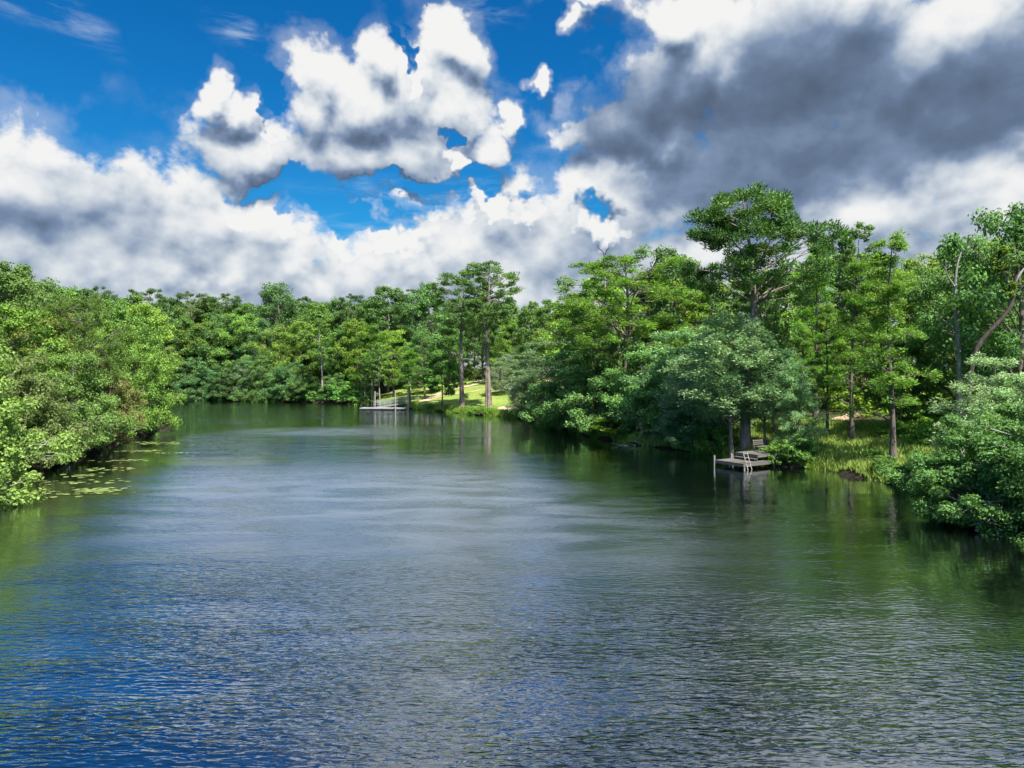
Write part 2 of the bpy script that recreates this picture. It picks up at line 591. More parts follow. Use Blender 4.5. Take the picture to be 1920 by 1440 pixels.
def sdist(x, y):
    """Distance to the shore, positive on land."""
    x, y = np.atleast_1d(x).astype(float), np.atleast_1d(y).astype(float)
    best = np.full(x.shape, 1e9)
    inside = np.zeros(x.shape, bool)
    for a, b in zip(RP, np.roll(RP, -1, axis=0)):
        d = b - a
        t = np.clip(((x - a[0]) * d[0] + (y - a[1]) * d[1]) / (d @ d), 0, 1)
        best = np.minimum(best, np.hypot(x - a[0] - t * d[0], y - a[1] - t * d[1]))
        if a[1] != b[1]:
            c = ((a[1] > y) != (b[1] > y)) & (x < (b[0] - a[0]) * (y - a[1]) / (b[1] - a[1]) + a[0])
            inside ^= c
    return np.where(inside, -best, best)


def ss(v, a, b):
    t = np.clip((v - a) / (b - a), 0, 1)
    return t * t * (3 - 2 * t)


def land(x, y):
    s = sdist(x, y)
    x, y = np.atleast_1d(x), np.atleast_1d(y)
    wob = 0.35 * np.sin(x * 0.9 + 1.3 * np.sin(y * 0.7)) + 0.25 * np.sin(y * 1.7 + x * 0.5)
    s2 = s + wob
    lawn = ss(y, 112, 124) * ss(x, -34, -26) * (1 - ss(x, 12, 24))
    rb = ss(x, 18, 24) * ss(y, 50, 58) * (1 - ss(y, 95, 110))
    slope = 0.045 + 0.085 * lawn + 0.075 * rb
    up = 0.65 * (1 - np.exp(-np.maximum(s2, 0) / 0.55)) + slope * np.clip(s2, 0, 46)
    down = -2.0 * (1 - np.exp(np.minimum(s2, 0) / 1.6))
    z = np.where(s2 > 0, up, down)
    z = z + np.where(s > 3, 0.07 * np.sin(x * 0.5) * np.cos(y * 0.43), 0)
    return z


def gz(x, y):
    return float(land(x, y)[0])


def axis(a, b, step, lo, hi):
    mid = np.arange(a, b + step * 0.5, step)
    l, r = [], []
    v, s = a, step
    while v > lo:
        s *= 1.22
        v -= s
        l.append(v)
    v, s = b, step
    while v < hi:
        s *= 1.22
        v += s
        r.append(v)
    return np.array(l[::-1] + list(mid) + r)


gx = axis(-60, 60, 0.7, -4500, 4500)
gy = axis(28, 200, 0.8, -4500, 5500)
GX, GY = np.meshgrid(gx, gy, indexing='ij')
GZ = land(GX.ravel(), GY.ravel()).reshape(GX.shape)
NX, NY = GX.shape


def grid_faces(mask=None):
    i, j = np.meshgrid(np.arange(NX - 1), np.arange(NY - 1), indexing='ij')
    F = np.stack([i * NY + j, (i + 1) * NY + j, (i + 1) * NY + j + 1, i * NY + j + 1], -1)
    return F.reshape(-1, 4) if mask is None else F[mask]


def ground_mat():
    m, T, out = new_mat('forest_floor')
    geo = T.n('ShaderNodeNewGeometry')
    n1 = T.noise(geo.outputs['Position'], 0.35, 5, 0.6)
    n2 = T.noise(geo.outputs['Position'], 4.0, 6, 0.65)
    c1 = T.mix(T.smooth(n1, 0.42, 0.6), (0.075, 0.055, 0.036), (0.055, 0.085, 0.022))
    sp = T.n('ShaderNodeSeparateXYZ')
    T.link(geo.outputs['Position'], sp.inputs[0])
    mud = T.smooth(T.math('MULTIPLY_ADD', n2, 0.3, sp.outputs[2]), 0.35, 0.8)
    c2 = T.mix(mud, (0.022, 0.017, 0.012), c1)
    c3 = T.mix(T.math('MULTIPLY', n2, 0.7), c2, (0.03, 0.028, 0.018))
    p = T.n('ShaderNodeBsdfPrincipled')
    T.link(c3, p.inputs['Base Color'])
    p.inputs['Roughness'].default_value = 0.95
    p.inputs['Specular IOR Level'].default_value = 0.1
    bp = T.n('ShaderNodeBump')
    bp.inputs['Strength'].default_value = 0.7
    bp.inputs['Distance'].default_value = 0.15
    T.link(n2, bp.inputs['Height'])
    T.link(bp.outputs[0], p.inputs['Normal'])
    T.link(p.outputs[0], out.inputs[0])
    return m


def simple_ground(name, ca, cb_, s1=0.6, s2=9.0):
    m, T, out = new_mat(name)
    geo = T.n('ShaderNodeNewGeometry')
    n1 = T.noise(geo.outputs['Position'], s1, 4, 0.6)
    n2 = T.noise(geo.outputs['Position'], s2, 5, 0.7)
    f = T.math('MULTIPLY_ADD', T.math('SUBTRACT', n1, 0.5), 2.4, n2, clamp=True)
    c = T.mix(f, ca, cb_)
    p = T.n('ShaderNodeBsdfPrincipled')
    T.link(c, p.inputs['Base Color'])
    p.inputs['Roughness'].default_value = 0.95
    p.inputs['Specular IOR Level'].default_value = 0.1
    bp = T.n('ShaderNodeBump')
    bp.inputs['Strength'].default_value = 0.6
    bp.inputs['Distance'].default_value = 0.06
    T.link(n2, bp.inputs['Height'])
    T.link(bp.outputs[0], p.inputs['Normal'])
    T.link(p.outputs[0], out.inputs[0])
    return m


M['ground'] = ground_mat()
M['lawn'] = simple_ground('lawn', (0.13, 0.20, 0.04), (0.25, 0.29, 0.075), 0.16, 5)
M['sand'] = simple_ground('sand', (0.30, 0.20, 0.13), (0.48, 0.36, 0.26), 0.5, 8)

a = Acc()
a.add(np.stack([GX, GY, GZ], -1).reshape(-1, 3), grid_faces())
tag(a.build('ground', M['ground'], smooth=True), kind='structure')

CX = (GX[:-1, :-1] + GX[1:, 1:]) / 2
CY = (GY[:-1, :-1] + GY[1:, 1:]) / 2
SD = sdist(CX.ravel(), CY.ravel()).reshape(CX.shape)


def sheet(name, mask, lift, mat):
    F = grid_faces(mask)
    ids, inv = np.unique(F.ravel(), return_inverse=True)
    V = np.stack([GX, GY, GZ + lift], -1).reshape(-1, 3)[ids]
    q = Acc()
    q.add(V, inv.reshape(-1, 4))
    return tag(q.build(name, mat, smooth=True), kind='structure')


wig = 1.6 * np.sin(CX * 0.35) + 1.2 * np.sin(CY * 0.3)
lawn_mask = (CY > 116) & (CY < 180 + wig) & (CX > -31 + 0.25 * (CY - 140) * 0 + wig) & (CX < 10 + wig) & (SD > 1.0)
sheet('lawn', lawn_mask, 0.012, M['lawn'])


def path_dist(pts):
    pts = np.array(pts, float)
    best = np.full(CX.shape, 1e9)
    for p, q in zip(pts[:-1], pts[1:]):
        d = q - p
        t = np.clip(((CX - p[0]) * d[0] + (CY - p[1]) * d[1]) / (d @ d), 0, 1)
        best = np.minimum(best, np.hypot(CX - p[0] - t * d[0], CY - p[1] - t * d[1]))
    return best


jit = 0.35 * np.sin(CX * 2.1 + CY) + 0.25 * np.sin(CY * 2.9)


def ribbon(name, pts, width, lift, mat):
    """A path laid on the ground, its edges a little ragged."""
    P = np.array(pts, float)
    seg = np.r_[0, np.cumsum(np.hypot(*np.diff(P, axis=0).T))]
    n = max(8, int(seg[-1] / 0.6))
    s = np.linspace(0, seg[-1], n)
    c = np.stack([np.interp(s, seg, P[:, 0]), np.interp(s, seg, P[:, 1])], 1)
    k = np.ones(7) / 7
    cs = np.stack([np.convolve(np.pad(c[:, i], 3, mode='edge'), k, 'valid') for i in (0, 1)], 1)
    tn = np.gradient(cs, axis=0)
    tn /= np.linalg.norm(tn, axis=1)[:, None]
    nr = np.stack([-tn[:, 1], tn[:, 0]], 1)
    cols = []
    for i, f in enumerate(np.linspace(-1, 1, 5)):
        wv = width / 2 * (1 + 0.22 * np.sin(s * 1.7 + i) * abs(f))
        p = cs + nr * (f * wv)[:, None]
        cols.append(np.c_[p, land(p[:, 0], p[:, 1]) + lift])
    V = np.stack(cols, 1)
    i, j = np.meshgrid(np.arange(n - 1), np.arange(4), indexing='ij')
    F = np.stack([i * 5 + j, i * 5 + j + 1, (i + 1) * 5 + j + 1, (i + 1) * 5 + j], -1)
    q = Acc()
    q.add(V, F)
    return tag(q.build(name, mat, smooth=True), kind='structure')


ribbon('sandy_path', [(-21.5, 141.5), (-19, 143), (-17, 146), (-16.5, 151), (-15.5, 157), (-12, 163), (-8, 170), (-4, 179)], 1.8, 0.06, M['sand'])
ribbon('lawn_path', [(-17, 148), (-12, 151), (-7, 154), (-2, 158), (6, 160), (14, 160)], 1.0, 0.07, M['sand'])
ribbon('sandy_shore', [(-19.6, 140.3), (-17.5, 138.3), (-14.2, 135.5)], 2.2, 0.07, M['sand'])
ribbon('sandy_shore', [(-2.8, 122.5), (1.0, 119.0), (4.5, 115.5)], 3.0, 0.07, M['sand'])
ribbon('bank_path', [(21.5, 62.2), (26.5, 66.5), (31, 70.5), (38, 76.5), (46, 82), (52, 87), (60, 96)], 1.9, 0.07, M['sand'])


# ------------------------------------------------------------------ water
def water_mat():
    m, T, out = new_mat('river_water')
    geo = T.n('ShaderNodeNewGeometry')
    pos = geo.outputs['Position']
    mp = T.n('ShaderNodeMapping')
    mp.inputs['Rotation'].default_value = (0, 0, R(6))
    mp.inputs['Scale'].default_value = (0.75, 2.5, 1)
    T.link(pos, mp.inputs[0])
    n1 = T.noise(mp.outputs[0], 2.9, 1.5, 0.45, 0.5)          # ripples about a hand wide
    mp2 = T.n('ShaderNodeMapping')
    mp2.inputs['Rotation'].default_value = (0, 0, R(-17))
    mp2.inputs['Scale'].default_value = (1.0, 2.2, 1)
    T.link(pos, mp2.inputs[0])
    n2 = T.noise(mp2.outputs[0], 1.3, 2, 0.5, 0.3)
    n3 = T.noise(mp.outputs[0], 0.16, 2, 0.5)
    # patches of wind and calm water
    mp3 = T.n('ShaderNodeMapping')
    mp3.inputs['Scale'].default_value = (0.03, 0.075, 1)
    T.link(pos, mp3.inputs[0])
    calm = T.noise(mp3.outputs[0], 1.0, 3, 0.5, 0.4)
    amp = T.smooth(calm, 0.36, 0.62, 0.40, 1.35)
    sp = T.n('ShaderNodeSeparateXYZ')
    T.link(pos, sp.inputs[0])
    lee = T.smooth(T.math('MULTIPLY_ADD', sp.outputs[1], 0.32, sp.outputs[0]), -17, -6, 0.3, 1.0)      # the left bank shelters its water
    lee = T.math('MULTIPLY', lee, T.smooth(T.math('MULTIPLY_ADD', sp.outputs[1], 0.33, sp.outputs[0]), 13, 29, 1.0, 0.36))   # and so does the right one
    amp = T.math('MULTIPLY', amp, lee)
    amp = T.math('MULTIPLY', amp, T.smooth(sp.outputs[1], 20, 110, 1.1, 0.6))   # less wind further up the river
    mp4 = T.n('ShaderNodeMapping')
    mp4.inputs['Scale'].default_value = (0.16, 0.42, 1)
    mp4.inputs['Rotation'].default_value = (0, 0, R(12))
    T.link(pos, mp4.inputs[0])
    gust = T.noise(mp4.outputs[0], 1.0, 3, 0.55, 0.6)
    amp = T.math('MULTIPLY', amp, T.smooth(gust, 0.33, 0.66, 0.55, 1.5))
    h = T.math('MULTIPLY', n1, 0.040)
    h = T.math('MULTIPLY_ADD', n2, 0.011, h)
    n4 = T.noise(mp2.outputs[0], 0.42, 2, 0.55, 0.4)
    h = T.math('MULTIPLY_ADD', n4, 0.012, h)
    h = T.math('MULTIPLY', h, amp)
    h = T.math('MULTIPLY_ADD', n3, 0.03, h)
    bp = T.n('ShaderNodeBump')
    bp.inputs['Strength'].default_value = 1.0
    bp.inputs['Distance'].default_value = 1.0
    T.link(h, bp.inputs['Height'])
    # dark tannin water under a reflection that grows towards grazing angles
    body = T.n('ShaderNodeBsdfDiffuse')
    body.inputs[0].default_value = (0.003, 0.004, 0.0035, 1)
    gl = T.n('ShaderNodeBsdfGlossy')
    gl.inputs['Color'].default_value = (0.87, 0.93, 1.0, 1)
    # capillary ripples too small to model roughen the open water
    mp5 = T.n('ShaderNodeMapping', vector_type='TEXTURE')      # a cat's-paw of wind off the point
    mp5.inputs['Location'].default_value = (-24, 89, 0)
    mp5.inputs['Rotation'].default_value = (0, 0, R(-8))
    mp5.inputs['Scale'].default_value = (17, 8, 1)
    T.link(pos, mp5.inputs[0])
    paw = T.smooth(T.math('ADD', T.vmath('LENGTH', mp5.outputs[0]), T.math('MULTIPLY', T.math('SUBTRACT', gust, 0.5), 1.6)), 1.0, 0.45)
    open_ = T.math('MULTIPLY', T.smooth(sp.outputs[1], 12, 36, 0.02, 0.27), T.smooth(T.math('MULTIPLY_ADD', gust, 24.0, sp.outputs[1]), 62, 82, 1.0, 0.15))
    open_ = T.math('MULTIPLY_ADD', paw, 0.15, open_)
    fine = T.math('MULTIPLY', open_, T.math('MULTIPLY', T.math('POWER', lee, 1.8), T.smooth(gust, 0.33, 0.66, 0.75, 1.2)))
    T.link(T.math('ADD', fine, 0.03), gl.inputs['Roughness'])
    T.link(bp.outputs[0], gl.inputs['Normal'])
    lw = T.n('ShaderNodeLayerWeight')
    lw.inputs[0].default_value = 0.5
    T.link(bp.outputs[0], lw.inputs['Normal'])
    f = T.math('MULTIPLY_ADD', T.math('POWER', lw.outputs['Facing'], 1.6), 1.12, 0.02, clamp=True)
    mx = T.n('ShaderNodeMixShader')
    T.link(f, mx.inputs[0])
    T.link(body.outputs[0], mx.inputs[1])
    T.link(gl.outputs[0], mx.inputs[2])
    T.link(mx.outputs[0], out.inputs[0])
    return m


M['water'] = water_mat()
wx = np.array([-700, -100, 0, 100, 700.0])
a = Acc()
a.quads([[(-600, -500, 0), (300, -500, 0), (300, 420, 0), (-600, 420, 0)]])
tag(a.build('river_water', M['water']), kind='structure')

# ------------------------------------------------------------------ foliage
def unit(v):
    return v / (np.linalg.norm(v, axis=-1, keepdims=True) + 1e-9)


def leaf_cloud(acc, C, rad, n, L, Wd, rng, flat=0.65, up=0.5, out=0.7, rnd=0.7, mode='leaf', droop=0.0, hollow=0.45):
    """n leaves round each clump centre. mode: leaf (kites at all angles), spray (flat feathery), needle (tufts), hang (drooping)."""
    C = np.asarray(C, float)
    rad = np.broadcast_to(np.asarray(rad, float), (len(C),))
    K = len(C) * n
    d = unit(rng.normal(size=(K, 3)))
    rr = rng.random(K) ** hollow
    rep = np.repeat(np.arange(len(C)), n)
    off = d * (rr * rad[rep])[:, None] * np.array([1, 1, flat])
    off[:, 2] -= droop * (np.hypot(off[:, 0], off[:, 1]) ** 2) / np.maximum(rad[rep], 0.1)
    P = C[rep] + off
    nrm = unit(out * d + up * np.array([0, 0, 1.0]) + rnd * rng.normal(size=(K, 3)) * 0.6)
    if mode == 'needle':
        t = unit(d * np.array([1, 1, 0.6]) + np.array([0, 0, 0.55]) + 0.35 * rng.normal(size=(K, 3)))
        b = unit(np.cross(t, rng.normal(size=(K, 3))))
    elif mode == 'hang':
        t = unit(0.5 * rng.normal(size=(K, 3)) + d * 0.5 + np.array([0, 0, -0.9]))
        b = unit(np.cross(t, nrm))
    elif mode == 'spray':
        t = unit(d * np.array([1, 1, 0.1]) + 0.4 * rng.normal(size=(K, 3)) * np.array([1, 1, 0.5]))
        nn = unit(np.array([0, 0, 1.0]) + 0.42 * rng.normal(size=(K, 3)))
        b = unit(np.cross(nn, t))
    else:
        t = unit(np.cross(nrm, rng.normal(size=(K, 3))))
        b = np.cross(nrm, t)
    s = rng.uniform(0.65, 1.35, K)[:, None]
    l = t * L * s * 0.5
    w = b * Wd * s * 0.5
    mid = l * rng.uniform(-0.35, 0.25, K)[:, None]
    acc.quads(np.stack([P - l, P + mid + w, P + l, P + mid - w], 1))


def make_tree(seed, H, Rad, base, prof, nb, sub, clump, nleaf, L, Wd, rise=0.5, tr=0.3, lean=(0, 0), wob=0.25, mode='leaf',
              flat=0.65, droop=0.0, stems=1, sag=0.0, fork=0.0, clump_droop=0.0, top_clumps=4, sparse=1.0, bark_sides=9, flare=1.5,
              up=0.5, out=0.7, spread=0.0, jit=0.0):
    """Returns (trunk accumulator, crown accumulator). prof(t) gives the crown radius (0-1) at crown height t (0-1)."""
    rng = np.random.default_rng(seed)
    tk, cr = Acc(), Acc()
    C, CR = [], []
    for st in range(stems):
        k = 12
        tz = np.linspace(0, 1, k)
        ang = rng.uniform(0, 6.283)
        if stems > 1:
            ang = st * 6.283 / stems + rng.uniform(-0.4, 0.4)
        so = np.array([math.cos(ang), math.sin(ang)]) * spread * Rad if stems > 1 else np.zeros(2)
        h = H * (0.97 if st == 0 else rng.uniform(0.7, 0.92))
        ph = rng.uniform(0, 6.28, 4)
        px = lean[0] * H * tz ** 1.3 + so[0] * tz ** 1.2 + wob * (np.sin(tz * 5 + ph[0]) - math.sin(ph[0])) * tz + so[0] * 0.06
        py = lean[1] * H * tz ** 1.3 + so[1] * tz ** 1.2 + wob * (np.sin(tz * 6 + ph[1]) - math.sin(ph[1])) * tz + so[1] * 0.06
        path = np.stack([px, py, tz * h - 0.4 * (tz == 0)], 1)
        r = tr * (1 - tz * 0.92) ** 0.85 * (1 + (flare - 1) * np.exp(-tz * 18))
        r = r / (1 if stems == 1 else 1.5)
        tk.tube(path, np.maximum(r, 0.02), bark_sides)
        nbr = nb // stems
        for i in range(nbr):
            t = (i + rng.uniform(0.1, 0.9)) / nbr
            t = t ** 0.9
            zh = base + (1 - base) * t               # where the foliage sits
            azi = i * 2.399 + rng.uniform(-0.5, 0.5) + st
            ln = Rad * prof(t) * rng.uniform(0.68 - jit * 0.4, 1.12 + jit * 0.25)
            zh = min(0.99, max(base * 0.6, zh + jit * rng.normal() * 0.035))
            zatt = max(base * 0.55, zh - rise * ln / H * rng.uniform(0.7, 1.3))
            zatt = min(zatt, 0.93)
            p0 = np.array([np.interp(zatt, tz, px), np.interp(zatt, tz, py), zatt * h])
            tip = np.array([p0[0] + math.cos(azi) * ln, p0[1] + math.sin(azi) * ln, zh * h - sag * ln * rng.uniform(0.6, 1.2)])
            mid1 = p0 * 0.6 + tip * 0.4 + np.array([0, 0, 0.10 * ln + 0.12 * sag * ln]) + rng.normal(size=3) * 0.05 * ln
            mid2 = p0 * 0.25 + tip * 0.75 + np.array([0, 0, 0.08 * ln]) + rng.normal(size=3) * 0.05 * ln
            bp = np.array([p0, mid1, mid2, tip])
            f = np.array([0, 0.4, 0.75, 1.0])
            br = max(0.018, tr * 0.42 * (1 - zatt * 0.75)) * (0.5 + 0.5 * min(1, ln / 4))
            tk.tube(bp, [br, br * 0.7, br * 0.42, br * 0.16], 5)
            ns = max(2, int(sub * (0.45 + 0.55 * ln / Rad)))
            for s_ in range(ns):
                ff = 0.28 + 0.72 * (s_ + rng.random()) / ns
                q = np.array([np.interp(ff, f, bp[:, c]) for c in range(3)])
                sd_ = azi + rng.choice([-1, 1]) * rng.uniform(0.5, 1.3)
                sl = (0.16 + 0.28 * (1 - ff) + 0.1 * rng.random()) * ln + clump * 0.35
                e = q + np.array([math.cos(sd_) * sl, math.sin(sd_) * sl, rng.uniform(-0.12, 0.42) * sl * (1 - droop) - droop * sl * 0.5])
                tk.tube([q, (q + e) / 2 + rng.normal(size=3) * 0.06 * sl + np.array([0, 0, 0.05 * sl]), e], [br * 0.34, br * 0.22, br * 0.08], 4)
                if rng.random() < sparse:
                    C.append(e)
                    CR.append(clump * rng.uniform(0.65, 1.25))
            C.append(tip)
            CR.append(clump * rng.uniform(0.7, 1.2))
        for i in range(top_clumps if st == 0 else 2):
            C.append(path[-1] + np.array([rng.normal() * clump * 0.7, rng.normal() * clump * 0.7, rng.uniform(-0.9, 0.4) * clump]))
            CR.append(clump * rng.uniform(0.6, 1.0))
    C, CR = np.array(C), np.array(CR)
    C[:, 2] = np.maximum(C[:, 2], 0.25 * clump)
    leaf_cloud(cr, C, CR, nleaf, L, Wd, rng, flat=flat, mode=mode, droop=clump_droop, up=up, out=out)
    return tk, cr


def dome(t):
    return math.sqrt(max(0.0, 1 - (t * 0.96) ** 2.2))


def egg(t):
    return max(0.22, math.sin(math.pi * min(1, 0.14 + t * 0.80)) ** 0.7)


def cone(t):
    return max(0.16, (1 - t) ** 0.75 * 0.85 + 0.15)


def umbrella(t):
    return 0.45 + 0.55 * math.sin(math.pi * min(1, 0.1 + 0.72 * t))


def pinetop(t):
    return 0.35 + 0.65 * math.sin(math.pi * (0.08 + 0.80 * t)) ** 0.8


PROTO = {}


def proto(key, name, leaf, bark, H, n, fn):
    PROTO[key] = dict(name=name, H=H, var=[])
    for i in range(n):
        tk, cr = fn(i)
        PROTO[key]['var'].append((tk.mesh('trunk', M[bark], True), cr.mesh('crown', M[leaf])))


proto('oak', 'oak_tree', 'leaf_oak', 'bark', 16, 3, lambda i: make_tree(10 + i, 16, 6.0, 0.22, egg, 30, 7, 1.12, 125, 0.27, 0.19, tr=0.34, wob=0.5, jit=0.6))
proto('light', 'broadleaf_tree', 'leaf_light', 'bark', 15, 2, lambda i: make_tree(20 + i, 15, 4.6, 0.20, egg, 30, 6, 0.92, 105, 0.25, 0.18, tr=0.24, wob=0.4, jit=0.6))
proto('tall', 'forest_tree', 'leaf_oak', 'bark_pale', 24, 3, lambda i: make_tree(30 + i, 24, 5.0, 0.42, egg, 30, 6, 1.1, 80, 0.38, 0.27, tr=0.28, wob=0.4, rise=0.7))
proto('dome', 'bank_tree', 'leaf_bank', 'bark_dead', 9, 3, lambda i: make_tree(40 + i, 9, 5.2, 0.04, dome, 50, 8, 0.78, 175, 0.17, 0.12, tr=0.22, stems=3, spread=0.35, rise=0.55, sag=0.12, jit=0.7))
proto('darkdome', 'bank_tree', 'leaf_oak', 'bark_dark', 9, 2, lambda i: make_tree(50 + i, 9, 5.0, 0.05, dome, 45, 7, 0.80, 115, 0.22, 0.15, tr=0.22, stems=3, spread=0.35, rise=0.5, sag=0.22, jit=0.8))
proto('cypress', 'cypress_tree', 'leaf_cypress', 'bark', 20, 3, lambda i: make_tree(60 + i, 20, 3.4, 0.26, cone, 52, 6, 0.72, 74, 0.32, 0.085, tr=0.26, wob=0.35, mode='spray', flat=0.55, rise=0.28, flare=2.0, sag=0.10, jit=1.0, clump_droop=0.35, sparse=0.85))
proto('flat', 'cypress_tree', 'leaf_cypress', 'bark', 20, 1, lambda i: make_tree(70 + i, 20, 7.6, 0.35, umbrella, 46, 9, 1.05, 130, 0.34, 0.11, tr=0.40, wob=0.5, mode='spray', flat=0.36, rise=0.45, flare=1.8, jit=0.8, clump_droop=0.25))
proto('pine', 'pine_tree', 'needles', 'bark_pine', 26, 3, lambda i: make_tree(80 + i, 26, 4.4, 0.56, pinetop, 28, 6, 0.72, 120, 0.38, 0.09, tr=0.36, wob=0.5, mode='needle', flat=0.6, rise=0.55, flare=1.3))
proto('bigpine', 'pine_tree', 'needles', 'bark_pine', 24, 1, lambda i: make_tree(95, 24, 5.2, 0.64, lambda t: 0.55 + 0.45 * math.sin(math.pi * (0.1 + 0.75 * t)), 36, 7, 0.80, 170, 0.36, 0.085, tr=0.42, wob=0.6, mode='needle', flat=0.72, rise=0.5, flare=1.25, jit=0.9))
proto('grey', 'willow_tree', 'leaf_grey', 'bark', 10, 2, lambda i: make_tree(100 + i, 10, 4.6, 0.14, dome, 40, 7, 0.85, 105, 0.30, 0.085, tr=0.2, wob=0.4, mode='spray', flat=0.5, rise=0.5, stems=2, spread=0.3, sag=0.22))
proto('thicket', 'bank_tree', 'leaf_cypress', 'bark_dead', 5.5, 2, lambda i: make_tree(55 + i, 5.5, 4.4, 0.05, dome, 60, 8, 0.62, 190, 0.15, 0.095, tr=0.16, stems=4, spread=0.4, rise=0.5, sag=0.2, jit=0.8))
proto('greytall', 'willow_tree', 'leaf_grey', 'bark', 12, 2, lambda i: make_tree(105 + i, 12, 4.2, 0.36, egg, 36, 7, 0.85, 105, 0.30, 0.085, tr=0.2, wob=0.4, mode='spray', flat=0.5, rise=0.6, sag=0.15))
proto('slim', 'slender_tree', 'leaf_oak', 'bark_pale', 22, 2, lambda i: make_tree(110 + i, 22, 2.6, 0.45, egg, 26, 5, 0.6, 46, 0.30, 0.18, tr=0.19, wob=0.3, rise=0.9))
proto('bush', 'shrub', 'leaf_oak', 'bark', 2.4, 3, lambda i: make_tree(120 + i, 2.4, 1.7, 0.03, dome, 22, 4, 0.42, 60, 0.20, 0.13, tr=0.05, stems=3, spread=0.5, wob=0.1, flare=1.1))
proto('young', 'young_tree', 'leaf_light', 'bark', 7, 2, lambda i: make_tree(130 + i, 7, 2.2, 0.28, egg, 22, 5, 0.5, 64, 0.24, 0.17, tr=0.10, wob=0.15))

COUNT = {}


def plant(kind, px, Y, top, wide=1.0, tint=(1, 1, 1), label='', cat='tree', group=None, var=None, rz=None, lean=None, X=None, H=None, name=None):
    """A tree whose foot stands at depth Y under photo column px and whose top reaches photo row top."""
    if X is None:
        X = (px - 960) / FPX * Y
    z = max(gz(X, Y), -0.3)
    if H is None:
        H = CAMH + (HOR - top) / FPX * Y - z
    pr = PROTO[kind]
    c = COUNT[kind] = COUNT.get(kind, 0) + 1
    v = pr['var'][(c if var is None else var) % len(pr['var'])]
    rnd = random.Random(c * 77 + int(px) + int(Y * 3))
    root = empty(name or pr['name'], (X, Y, z - 0.05), rnd.uniform(0, 6.28) if rz is None else R(rz))
    s = H / pr['H']
    root.scale = (s * wide, s * wide, s)
    if lean:
        q = Vector((lean[0], lean[1], 1)).to_track_quat('Z', 'Y').to_matrix().to_4x4()
        from mathutils import Matrix
        root.rotation_euler = (q @ Matrix.Rotation(root.rotation_euler.z, 4, 'Z')).to_euler()
    tag(root, label, cat, group)
    t = link(bpy.data.objects.new('trunk', v[0]), root)
    cr = link(bpy.data.objects.new('crown', v[1]), root)
    j = rnd.uniform(0.9, 1.1)
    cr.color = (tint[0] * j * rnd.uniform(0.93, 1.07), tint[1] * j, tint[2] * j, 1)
    return root


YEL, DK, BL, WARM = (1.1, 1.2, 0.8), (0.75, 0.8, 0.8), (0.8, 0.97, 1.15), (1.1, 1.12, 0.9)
LB, FB, RB = 'trees along the left bank', 'trees along the far bank', 'trees along the right bank'

# ---- left bank, near to far
plant('dome', -62, 52.5, 690, 0.9, WARM, 'low sunlit tree drooping over the water at the near end of the left bank', 'tree', LB, var=0)
plant('dome', 28, 55, 655, 0.8, (1.15, 1.05, 1.1), 'grey-tinged sunlit tree just behind the lowest drooping tree on the left bank', 'tree', LB, var=1)
plant('dome', 125, 62, 645, 0.82, WARM, 'broad sunlit bank tree overhanging the lily pads on the left', 'tree', LB, var=2)
plant('dome', 180, 71, 660, 0.72, (1.55, 1.0, 1.05), 'rust-tipped bank tree between the lily-pad tree and the bright dome at the point', 'tree', LB, var=0)
plant('dome', 240, 83, 598, 0.68, (1.15, 1.2, 0.7), 'tall bright yellow-green dome of a tree at the outermost point of the left bank', 'tree', LB, var=1)
plant('dome', 200, 90, 600, 0.75, (1.0, 1.1, 0.7), 'yellow-green dome tree tucked behind the bright one at the point', 'tree', LB, var=2)
plant('dome', -120, 42, 640, 1.0, WARM, 'drooping bank tree cut by the left edge of the picture', 'tree', LB, var=1)
plant('flat', 160, 70, 545, 0.55, (0.85, 0.8, 0.7), 'dark-trunked cypress with bare forking limbs rising among the left bank trees', 'tree', LB)
plant('light', 20, 62, 565, 1.0, YEL, 'yellow-green tree in the second row at the left edge', 'tree', LB)
plant('light', 95, 70, 580, 1.0, (1.2, 1.0, 0.8), 'pale green tree behind the overhanging bank trees, left of the dark-trunked cypress', 'tree', LB)
plant('oak', 5, 78, 490, 0.75, (1.1, 1.0, 0.8), 'tallest tree at the left edge, its top above all its neighbours', 'tree', LB)
plant('oak', 62, 84, 518, 0.8, (0.95, 0.95, 0.9), 'round-topped oak right of the tallest tree at the left edge', 'tree', LB)
plant('oak', 118, 92, 538, 0.8, YEL, 'yellowish oak on the left skyline above the dark-trunked cypress', 'tree', LB)
plant('pine', 188, 112, 535, 0.9, DK, 'small dark umbrella-topped pine on the left skyline', 'tree', LB)
plant('oak', 215, 100, 560, 0.8, (1.05, 1.1, 0.7), 'oak behind the bright dome tree of the point', 'tree', LB)
plant('light', 262, 108, 565, 0.9, YEL, 'bright tree over the shoulder of the bright dome at the point', 'tree', LB)
plant('tall', 150, 125, 548, 0.9, (1, 1, 0.8), 'forest tree on the left skyline left of the small umbrella pine', 'tree', LB)
plant('tall', 240, 135, 550, 0.9, (1, 1, 0.8), 'forest tree on the left skyline right of the small umbrella pine', 'tree', LB)
plant('pine', 283, 142, 538, 1.0, (0.9, 0.95, 0.9), 'pine with a ragged grey-green top where left and far banks seem to meet', 'tree', LB)
for i, (px, Y, tp) in enumerate([(-70, 60, 560), (-110, 80, 500), (-180, 55, 560), (-220, 90, 520), (40, 105, 520), (95, 115, 530), (-60, 105, 500), (0, 120, 510), (175, 150, 548), (-160, 120, 510)]):
    plant(['light', 'oak'][i % 2], px, Y, tp, 0.9, (1.1, 1.05, 0.8), 'oak deep in the left bank wood behind the front trees', 'tree', 'hidden rows of the left bank wood')

